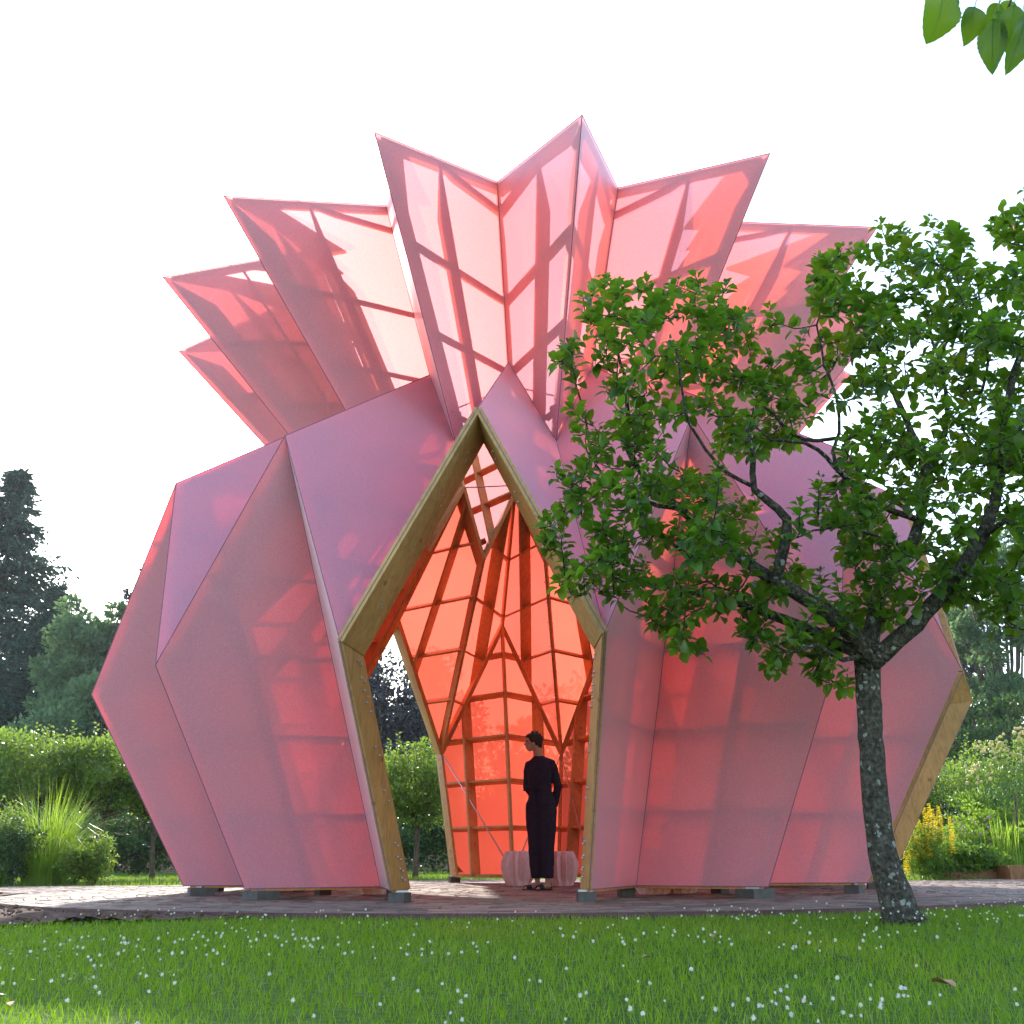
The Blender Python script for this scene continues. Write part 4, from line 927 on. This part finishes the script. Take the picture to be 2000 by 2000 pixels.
for ft, dr in ((ftL, np.array([-.88, -.45, 0])), (ftR, np.array([-.72, -.69, 0]))):
    dr = dr / np.linalg.norm(dr); sd = np.cross(dr, [0, 0, 1]); m = MB(); base = np.array([ft[0], ft[1], 0])
    out_ = [(-.06, .0), (-.05, .024), (0, .031), (.06, .036), (.12, .042), (.165, .034), (.190, .012), (.190, -.010), (.165, -.034), (.12, -.040), (.06, -.033), (0, -.030), (-.05, -.024)]
    m.slab([base + dr * a + sd * w_ + [0, 0, .007] for a, w_ in out_], (0, 0, 1), .012)
    top = [base + dr * .13 + sd * .042 + [0, 0, .012], base + dr * .125 + sd * .03 + [0, 0, .042], base + dr * .125 + [0, 0, .050], base + dr * .125 - sd * .03 + [0, 0, .042], base + dr * .13 - sd * .042 + [0, 0, .012]]
    for off in (-.03, -.015, 0, .015): m.tube([p + dr * off + [0, 0, .004 if off < 0 else 0] for p in top], .009, 6)
    m.tube([base - dr * .02 + sd * .034 + [0, 0, .02], base - dr * .06 + [0, 0, .065], base - dr * .02 - sd * .034 + [0, 0, .02]], .007, 6)
    m.build('sandal', M_SHOE, woman, True)

# ---------------------------------------------------------------- the apple tree on the lawn
def bark_lichen():
    m, nt, out = newmat('lichened_apple_bark')
    tc = N(nt, 'ShaderNodeTexCoord'); nz = N(nt, 'ShaderNodeTexNoise'); nz.inputs['Scale'].default_value = 38; nz.inputs['Detail'].default_value = 10
    mp = N(nt, 'ShaderNodeMapping'); mp.inputs['Scale'].default_value = (26, 26, 7); vo = N(nt, 'ShaderNodeTexVoronoi', feature='DISTANCE_TO_EDGE'); vo.inputs['Scale'].default_value = 1.5
    dn = N(nt, 'ShaderNodeTexNoise'); dn.inputs['Scale'].default_value = 30; vm = N(nt, 'ShaderNodeVectorMath', operation='MULTIPLY_ADD'); vm.inputs[1].default_value = (.045, .045, .045)
    nt.links.new(tc.outputs['Object'], dn.inputs['Vector']); nt.links.new(dn.outputs['Color'], vm.inputs[0]); nt.links.new(tc.outputs['Object'], vm.inputs[2])
    v2 = N(nt, 'ShaderNodeTexVoronoi'); v2.inputs['Scale'].default_value = 24; v2.inputs['Randomness'].default_value = 1
    nt.links.new(tc.outputs['Object'], nz.inputs['Vector']); nt.links.new(tc.outputs['Object'], mp.inputs[0]); nt.links.new(mp.outputs[0], vo.inputs['Vector']); nt.links.new(vm.outputs[0], v2.inputs['Vector'])
    base = ramp(nt, nz.outputs[0], [(.30, (.030, .025, .019)), (.5, (.070, .060, .046)), (.72, (.14, .125, .098))])
    cs = N(nt, 'ShaderNodeSeparateColor'); nt.links.new(v2.outputs['Color'], cs.inputs[0])
    thr = N(nt, 'ShaderNodeMapRange'); thr.inputs['From Min'].default_value = .38; thr.inputs['From Max'].default_value = 1; thr.inputs['To Min'].default_value = 0; thr.inputs['To Max'].default_value = .42
    nt.links.new(cs.outputs[0], thr.inputs['Value']); lt = N(nt, 'ShaderNodeMath', operation='LESS_THAN'); nt.links.new(v2.outputs['Distance'], lt.inputs[0]); nt.links.new(thr.outputs[0], lt.inputs[1])
    mx = N(nt, 'ShaderNodeMix', data_type='RGBA'); nt.links.new(lt.outputs[0], mx.inputs[0]); nt.links.new(base.outputs[0], mx.inputs[6]); mx.inputs[7].default_value = (.26, .275, .235, 1)
    p = N(nt, 'ShaderNodeBsdfPrincipled'); p.inputs['Roughness'].default_value = .92; p.inputs['Specular IOR Level'].default_value = .15; nt.links.new(mx.outputs[2], p.inputs['Base Color'])
    ad = N(nt, 'ShaderNodeMath', operation='ADD'); nt.links.new(vo.outputs['Distance'], ad.inputs[0]); nt.links.new(nz.outputs[0], ad.inputs[1])
    nt.links.new(bump(nt, ad.outputs[0], .95, .03).outputs[0], p.inputs['Normal']); nt.links.new(p.outputs[0], out.inputs[0]); return m
M_APBARK = bark_lichen()
M_APLEAF = leaf_mat('apple_leaf', (0.018, 0.055, 0.006), (0.060, 0.145, 0.014), (0.26, 0.50, 0.02), 0.47, 0.38, 0.5)
M_APPLE = simple('unripe_apple', (0.12, 0.17, 0.05), .4, 12, .3, .05)
YT = -6.42
troot = onz(1762, 1797); tree = empty('apple_tree', (troot[0], troot[1], 0)); T0 = np.array([troot[0], troot[1], 0.0])
tag(tree, 'leafy apple tree with a lichen spotted trunk standing on the lawn to the right', 'tree')
def poly(pts, y0, y1, zoomed=True):
    n = len(pts); o_ = []
    for k, (u, v) in enumerate(pts):
        if zoomed: u, v = 1000 + .5176 * u, 400 + .5176 * v
        f_ = k / max(1, n - 1); o_.append(ony(u, v, y0 + (y1 - y0) * f_) - T0)
    return np.array(o_)
def refine(P, step=.07, wob=.012):
    out_ = [P[0]]
    for a in range(len(P) - 1):
        p0 = P[max(a - 1, 0)]; p1, p2 = P[a], P[a + 1]; p3 = P[min(a + 2, len(P) - 1)]; n = max(1, int(np.linalg.norm(p2 - p1) / step))
        for q in range(1, n + 1):
            t = q / n; c_ = .5 * ((2 * p1) + (-p0 + p2) * t + (2 * p0 - 5 * p1 + 4 * p2 - p3) * t * t + (-p0 + 3 * p1 - 3 * p2 + p3) * t ** 3)
            out_.append(c_ + np.array([random.uniform(-1, 1) for _ in range(3)]) * wob * (0 if (a == 0 and q < 2) else 1))
    return np.array(out_)
trunk = poly([(1764, 1806), (1757, 1780), (1745, 1740), (1724, 1665), (1710, 1570), (1702, 1460), (1697, 1360), (1694, 1295), (1693, 1262)], YT, YT + .05, False)
tp = refine(trunk, .06, .003); nT = len(tp); tr_ = np.interp(np.linspace(0, 1, nT), [0, .04, .12, .3, .6, .9, 1], [.145, .108, .090, .078, .073, .075, .082])
m = MB(); m.tube(tp, tr_, 22, jitter=.035); m.build('trunk', M_APBARK, tree, True)
BR = [ # points in the zoomed crown frame, y at start, y at end, r0, r1
    ([(1345, 1720), (1310, 1640), (1240, 1575), (1120, 1490), (1000, 1420), (1030, 1290), (1040, 1190), (960, 1110), (910, 1070), (905, 950), (888, 830)], YT, YT - .45, .062, .012),
    ([(1000, 1420), (930, 1380), (860, 1330), (740, 1240), (640, 1150), (540, 1070), (470, 985), (432, 920), (436, 700), (400, 560)], YT - .12, YT + .25, .040, .010),
    ([(1335, 1700), (1240, 1660), (1120, 1600), (960, 1540), (840, 1500), (700, 1460), (640, 1450), (520, 1430), (420, 1395), (300, 1370), (190, 1330), (90, 1250)], YT, YT + .75, .045, .007),
    ([(740, 1370), (680, 1330), (560, 1250), (480, 1190), (420, 1150)], YT + .3, YT + .6, .020, .007),
    ([(800, 1400), (700, 1500), (560, 1560), (420, 1520)], YT + .35, YT + .9, .012, .005),
    ([(1345, 1720), (1358, 1600), (1380, 1500), (1420, 1390), (1500, 1300), (1540, 1190), (1560, 1060), (1545, 950), (1500, 850), (1455, 740), (1410, 640), (1380, 520)], YT + .04, YT + .15, .058, .012),
    ([(1540, 1190), (1430, 1150), (1320, 1090), (1250, 1020), (1150, 920), (1060, 890), (980, 885), (920, 835)], YT + .1, YT - .5, .024, .008),
    ([(1230, 1010), (1210, 930), (1235, 860), (1230, 740), (1180, 600), (1150, 450)], YT - .1, YT - .2, .014, .006),
    ([(1230, 880), (1150, 890), (1060, 870), (980, 790), (900, 700), (860, 640), (760, 530), (700, 450)], YT - .1, YT + .5, .014, .006),
    ([(1560, 1030), (1600, 950), (1640, 830), (1640, 700), (1600, 560), (1560, 420)], YT + .12, YT + .6, .026, .008),
    ([(1335, 1745), (1400, 1690), (1455, 1645), (1520, 1580), (1620, 1470), (1720, 1340), (1790, 1220), (1830, 1080), (1830, 920), (1870, 760), (1900, 620), (1950, 480), (1960, 300)], YT + .02, YT - .5, .062, .012),
    ([(1790, 1240), (1860, 1190), (1940, 1230), (2030, 1210), (2120, 1130)], YT - .3, YT - .7, .022, .007),
    ([(1620, 1470), (1700, 1440), (1800, 1420), (1900, 1400), (2020, 1330)], YT - .1, YT + .7, .024, .007),
    ([(1700, 1460), (1760, 1500), (1830, 1540), (1880, 1600)], YT + .1, YT - .2, .012, .004),
    ([(1830, 1000), (1900, 960), (2000, 880), (2060, 740), (2080, 560)], YT - .3, YT + .4, .024, .008),
    ([(905, 1060), (800, 1000), (700, 880), (660, 780), (640, 660), (620, 540)], YT - .3, YT - .7, .014, .006),
    ([(1500, 1300), (1400, 1260), (1300, 1230), (1180, 1220), (1080, 1260)], YT, YT - .7, .014, .005),
    ([(1330, 1690), (1250, 1720), (1150, 1660), (1040, 1690), (960, 1640)], YT, YT - .5, .020, .005),
    ([(640, 1150), (500, 1120), (380, 1060), (300, 940), (270, 780), (220, 620), (150, 560)], YT + .1, YT + .5, .016, .005),
    ([(1640, 830), (1740, 760), (1790, 640), (1780, 480), (1760, 300)], YT + .3, YT - .1, .014, .006)]
SK = []; SKR = []
for pts, y0, y1, r0, r1 in BR:
    P = refine(poly(pts, y0, y1), .08, .008); n = len(P); rr = r0 + (r1 - r0) * np.linspace(0, 1, n) ** .8
    m = MB(); m.tube(P, rr, 10 if r0 > .03 else 7, jitter=.05); m.build('branch', M_APBARK, tree, True); SK += list(P[max(2, n // 6):]); SKR += list(rr[max(2, n // 6):])
SK = np.array(SK)
# crown outline in the photo frame; every target gets its own depth
OUTL = np.array([(1058, 1000), (1048, 1050), (1078, 1120), (1100, 1165), (1160, 1172), (1235, 1195), (1262, 1228), (1320, 1272), (1378, 1282), (1350, 1225), (1420, 1200), (1460, 1250), (1500, 1310), (1560, 1310), (1600, 1345), (1640, 1350), (1668, 1330), (1650, 1270),
                 (1690, 1230), (1740, 1235), (1770, 1190), (1850, 1180), (1895, 1175), (1920, 1215), (1980, 1250), (2120, 1230), (2200, 1000), (2200, 600), (2120, 420), (2010, 350), (1975, 380), (1935, 440), (1880, 455), (1850, 420), (1820, 400), (1800, 440), (1770, 460),
                 (1735, 425), (1715, 440), (1735, 510), (1700, 500), (1640, 480), (1580, 490), (1575, 560), (1600, 640), (1560, 680), (1500, 610), (1478, 600), (1440, 620), (1430, 560), (1418, 495), (1395, 545), (1345, 535), (1300, 560), (1200, 532), (1130, 570), (1150, 640), (1120, 700), (1080, 620), (1052, 690), (1100, 720), (1110, 800), (1115, 860), (1160, 880), (1080, 920), (1085, 960), (1110, 1010)], float)
def inside(u, v):
    x0, y0 = OUTL[:, 0], OUTL[:, 1]; x1, y1 = np.roll(x0, -1), np.roll(y0, -1)
    c_ = ((y0 > v) != (y1 > v)) & (u < (x1 - x0) * (v - y0) / (y1 - y0 + 1e-9) + x0); return c_.sum() % 2 == 1
HOLES = [(1470, 960, 60, 90, .85), (1590, 930, 75, 80, .88), (1360, 870, 55, 60, .7), (1640, 780, 55, 60, .75), (1760, 800, 55, 45, .6), (1240, 900, 30, 50, .5), (1520, 1060, 70, 50, .6), (1620, 1120, 45, 60, .7), (1840, 900, 35, 40, .6), (1300, 1100, 50, 30, .5), (1780, 1010, 45, 40, .55), (1400, 1120, 50, 30, .4), (1330, 780, 40, 40, .5), (1490, 700, 60, 40, .4)]
TG = []
while len(TG) < 1020:
    u, v = random.uniform(1030, 2210), random.uniform(340, 1360)
    if not inside(u, v): continue
    if any(((u - a) / w_) ** 2 + ((v - b_) / h_) ** 2 < 1 and random.random() < q_ for a, b_, w_, h_, q_ in HOLES): continue
    edge = np.min(np.hypot(OUTL[:, 0] - u, OUTL[:, 1] - v)); th_ = min(1.0, .25 + edge / 260)
    TG.append(ony(u, v, YT + random.uniform(-1, 1) * 1.0 * th_) - T0)
TG = np.array(TG)
dmin = np.array([np.min(np.linalg.norm(SK - t, axis=1)) for t in TG]); order = np.argsort(dmin)
skel = list(SK); tw = MB(); LP, LD, LN, LL = [], [], [], []; tips = []
for k in order:
    t = TG[k]; S_ = np.array(skel); dv = t - S_; dd = np.linalg.norm(dv, axis=1) + .35 * np.clip(-dv[:, 2], 0, None) ; j = int(np.argmin(dd)); s0 = S_[j]; L_ = np.linalg.norm(t - s0)
    if L_ < .05 or L_ > .8: continue
    up = min(.16, L_ * .35); md = s0 * .5 + t * .5 - np.array([0, 0, up * .5]) + np.array([random.uniform(-.02, .02) for _ in range(3)])
    tip = t + np.array([random.uniform(-.03, .03), random.uniform(-.03, .03), up * .6])
    P = refine(np.array([s0, md, t, tip]), .045, .003); n = len(P); tw.tube(P, np.linspace(.0055, .0022, n), 5); skel += list(P[1::2])
    T = np.gradient(P, axis=0); T = T / (np.linalg.norm(T, axis=1, keepdims=True) + 1e-9)
    cum = np.concatenate([[0], np.cumsum(np.linalg.norm(np.diff(P, axis=0), axis=1))]); tot = cum[-1]; s_ = max(0.0, tot * .12); ph = random.uniform(0, 6.28); g = 0
    while s_ < tot:
        p = np.array([np.interp(s_, cum, P[:, c_]) for c_ in range(3)]); i_ = min(int(np.searchsorted(cum, s_)), n - 1); tx = T[i_]
        for dbl in range(1 if random.random() < .6 else 2):
            a = ph + g * 2.4; g += 1; e1 = np.cross(tx, [0.3, .5, .8]); e1 /= np.linalg.norm(e1); e2 = np.cross(tx, e1); o_ = math.cos(a) * e1 + math.sin(a) * e2
            f_ = s_ / tot; D_ = o_ + tx * random.uniform(.15, .7) + np.array([0, 0, .15]); D_ += np.array([0, 0, random.uniform(-.35, .2)]) * (1 - f_)
            LP.append(p); LD.append(D_); LN.append(np.array([0, 0, 1.0]) + tx * .5 + RNG.normal(0, .22, 3)); LL.append(random.uniform(.064, .108) * (1 - .45 * max(0, f_ - .75) / .25))
        s_ += random.uniform(.015, .030)
    for q in range(3): LP.append(P[-1]); LD.append(np.array([random.uniform(-.6, .6), random.uniform(-.6, .6), 1.0])); LN.append(RNG.normal(0, .6, 3) + [0, 0, .6]); LL.append(random.uniform(.025, .045))
    tips.append(P[-1])
tag(tw.build('twigs', M_APBARK, tree, True), kind='stuff')
LP, LD, LN, LL = map(np.array, (LP, LD, LN, LL)); LD = unit(LD); stalk = LP + LD * .012; LW = LL * RNG.uniform(.58, .78, len(LL))
print('apple leaves', len(LP))
def vis_leaf(p, L_):
    d = p + T0 - CAM; z = d @ _f; u, v = 1000 + FPX * (d @ _r2) / z, 1000 - FPX * (d @ _u2) / z
    return -(L_ / z) * (1 if (0 < u < 2000 and 0 < v < 2000) else .1)
rank = np.argsort([vis_leaf(LP[k], LL[k]) for k in range(len(LP))]); big = rank[:300]; rest = rank[300:]
V, Q, T_ = leaf9(stalk[rest], LD[rest], LL[rest], LW[rest], LN[rest]); tag(link('foliage', mesh_np('foliage', V, [Q, T_], M_APLEAF, True), tree), kind='stuff')
lmes = []
for q in range(6):
    V, Q, T_ = leaf9(np.zeros((1, 3)), np.array([[1., 0, 0]]), np.array([1.0]), np.array([RNG.uniform(.58, .76)]), np.array([[0, 0, 1.0]])); lmes.append(mesh_np('leaf', V, [Q, T_], M_APLEAF, True))
def place_leaf(k_me, p, D_, Nn, L_, parent):
    x = Vector(D_).normalized(); y = Vector(Nn).cross(x).normalized(); z = x.cross(y); o = link('leaf', lmes[k_me], parent)
    o.matrix_local = Matrix.Translation(Vector(p)) @ Matrix(((x.x, y.x, z.x, 0), (x.y, y.y, z.y, 0), (x.z, y.z, z.z, 0), (0, 0, 0, 1))) @ Matrix.Diagonal((L_, L_, L_, 1)); return o
for q, k in enumerate(big): place_leaf(q % 6, stalk[k], LD[k], LN[k], float(LL[k]), tree)
bm = bmesh.new(); bmesh.ops.create_uvsphere(bm, u_segments=12, v_segments=8, radius=.021)
for v in bm.verts:
    if math.hypot(v.co.x, v.co.y) < .012: v.co.z *= .8
ame = bpy.data.meshes.new('apple'); bm.to_mesh(ame); bm.free(); ame.materials.append(M_APPLE)
for pl_ in ame.polygons: pl_.use_smooth = True
for q in range(34):
    k = random.choice(range(len(TG))); p = TG[k]
    if np.min(np.linalg.norm(np.array(skel[::3]) - p, axis=1)) > .12: continue
    o = link('apple', ame, tree); o.location = p + np.array([0, 0, -.04]); o.scale = [random.uniform(.8, 1.15)] * 3
# branch of another apple tree hanging into the upper right corner
c0 = ony(2040, -60, -10.75); ob = empty('overhanging_branch', tuple(c0)); tag(ob, 'drooping leafy twig of another apple tree hanging into the upper right corner', 'branch')
M_APLEAF2 = leaf_mat('backlit_apple_leaf', (0.035, 0.085, 0.012), (0.07, 0.14, 0.02), (0.15, 0.32, 0.012), 0.5, 0.4, 0.4)
def fine_leaf(seed_):
    rs = random.Random(seed_); nu, nv = 22, 9; V = []; dr, fo_, tw_ = rs.uniform(.15, .4), rs.uniform(.15, .35), rs.uniform(-.3, .3)
    for a in range(nu):
        t = a / (nu - 1); w_ = .31 * (math.sin(math.pi * t ** .82) ** .75) * (1 - .12 * t) + .002
        for b_ in range(nv):
            s_ = 2 * b_ / (nv - 1) - 1; ser = (1 + .05 * (a % 2)) if abs(s_) > .99 else 1
            yy = s_ * w_ * ser; V.append((t, yy, -dr * t * t + abs(yy) * fo_ + .03 * math.sin(t * 9 + s_ * 3 + seed_) * abs(s_) + tw_ * yy * t + .006 * math.cos(t * 60) * abs(s_)))
    gi_ = np.arange(nu * nv).reshape(nu, nv); return mesh_np('leaf', V, np.stack([gi_[:-1, :-1], gi_[1:, :-1], gi_[1:, 1:], gi_[:-1, 1:]], -1).reshape(-1, 4), M_APLEAF2, True)
lm2 = [fine_leaf(q) for q in range(6)]
m = MB(); tw0 = [(2100, -140), (2000, -70), (1930, -30), (1870, -40), (1800, -70)]; P = np.array([ony(u, v, -10.75) - c0 for u, v in tw0]); m.tube(refine(P, .03, .002), .0035, 6)
m.tube(refine(np.array([ony(2000, -60, -10.75) - c0, ony(1975, 0, -10.73) - c0, ony(1968, 20, -10.72) - c0]), .03, .001), .003, 6); m.build('twig', M_APBARK, ob, True)
zc_ = lambda x, y: (1780 + x * .11387, y * .11387)
for q, (bx, by, tx, ty, wfac, dy) in enumerate([(560, -150, 470, 620, .95, 0), (760, -60, 610, 330, .55, .04), (1090, 110, 1020, 700, .75, -.02), (1500, 60, 1330, 400, .8, .06), (1400, 330, 1370, 1190, .52, .0), (1480, 200, 1560, 880, .5, .05), (1760, 90, 1700, 780, .55, -.03), (1960, 300, 1740, 1230, .42, -.05), (1700, 0, 1560, 420, .7, .08), (2050, -50, 1960, 260, .6, .03)]):
    a, b_ = ony(*zc_(bx, by), -10.75 + dy) - c0, ony(*zc_(tx, ty), -10.75 + dy + .02) - c0; D_ = b_ - a; L_ = float(np.linalg.norm(D_))
    nrm = np.array([random.uniform(-.5, .5), -1.0, random.uniform(-.2, .5)]); o = place_leaf(q % 6, a, D_, nrm, L_ * .98, ob); o.data = lm2[q % 6]; o.scale[1] *= wfac / .6
    mr = MB(); mr.tube([(0, 0, .004), (.45, 0, -.02), (.9, 0, -.18)], [.012, .008, .003], 4); mo = mr.build('midrib', M_STEM, o)
    ms = MB(); ms.tube([a, a + np.array([.01, 0, .03]), a * .6 + np.array([.0, 0, .05])], .0011, 4); ms.build('leaf_stalk', M_STEM, ob)
# fallen leaves on the lawn
M_DRY = simple('dry_leaf', (0.42, 0.24, 0.12), .8, 20, .3, .3)
for u, v, s_, lab in [(1867, 1928, .085, 'large curled dry brown leaf lying on the lawn at the lower right'), (1392, 1830, .06, 'curled dry brown leaf on the lawn below the middle of the right fabric wall'), (1255, 1870, .035, 'tiny dark brown leaf on the lawn left of the bigger curled leaf'), (20, 1965, .05, 'small reddish dry leaf on the lawn at the lower left corner')]:
    p = onz(u, v, .04); V, Q, T_ = leaf9(np.zeros((1, 3)), np.array([[1., .3, .05]]), np.array([s_]), np.array([s_ * .55]), np.array([[0, .2, 1.0]])); V = V.copy(); V[:, 2] += .25 * np.abs(V[:, 1]) + .03 * np.sin(V[:, 0] / s_ * 9) * s_ * 5 * .3
    o = link('fallen_leaf', mesh_np('fallen_leaf', V, [Q, T_], M_DRY, True)); o.location = p; o.rotation_euler = (.2, -.1, random.uniform(0, 3)); tag(o, lab, 'leaf', 'dry leaves fallen on the lawn')

# ---------------------------------------------------------------- summer haze in the air
HZ = 0.00025
m_, nt, out = newmat('haze_air'); pv = N(nt, 'ShaderNodeVolumePrincipled'); pv.inputs['Color'].default_value = (.80, .88, .95, 1); pv.inputs['Density'].default_value = HZ; pv.inputs['Anisotropy'].default_value = .45
nt.links.new(pv.outputs[0], out.inputs['Volume'])
m = MB(); m.box((0, 32, 13.5), (60, 50, 15)); hz = m.build('haze', m_); tag(hz, 'thin summer haze filling the air between the camera and the far trees', 'haze', kind='stuff')
sc.cycles.volume_bounces = 0; sc.cycles.volume_step_rate = 20; sc.cycles.volume_preview_step_rate = 20
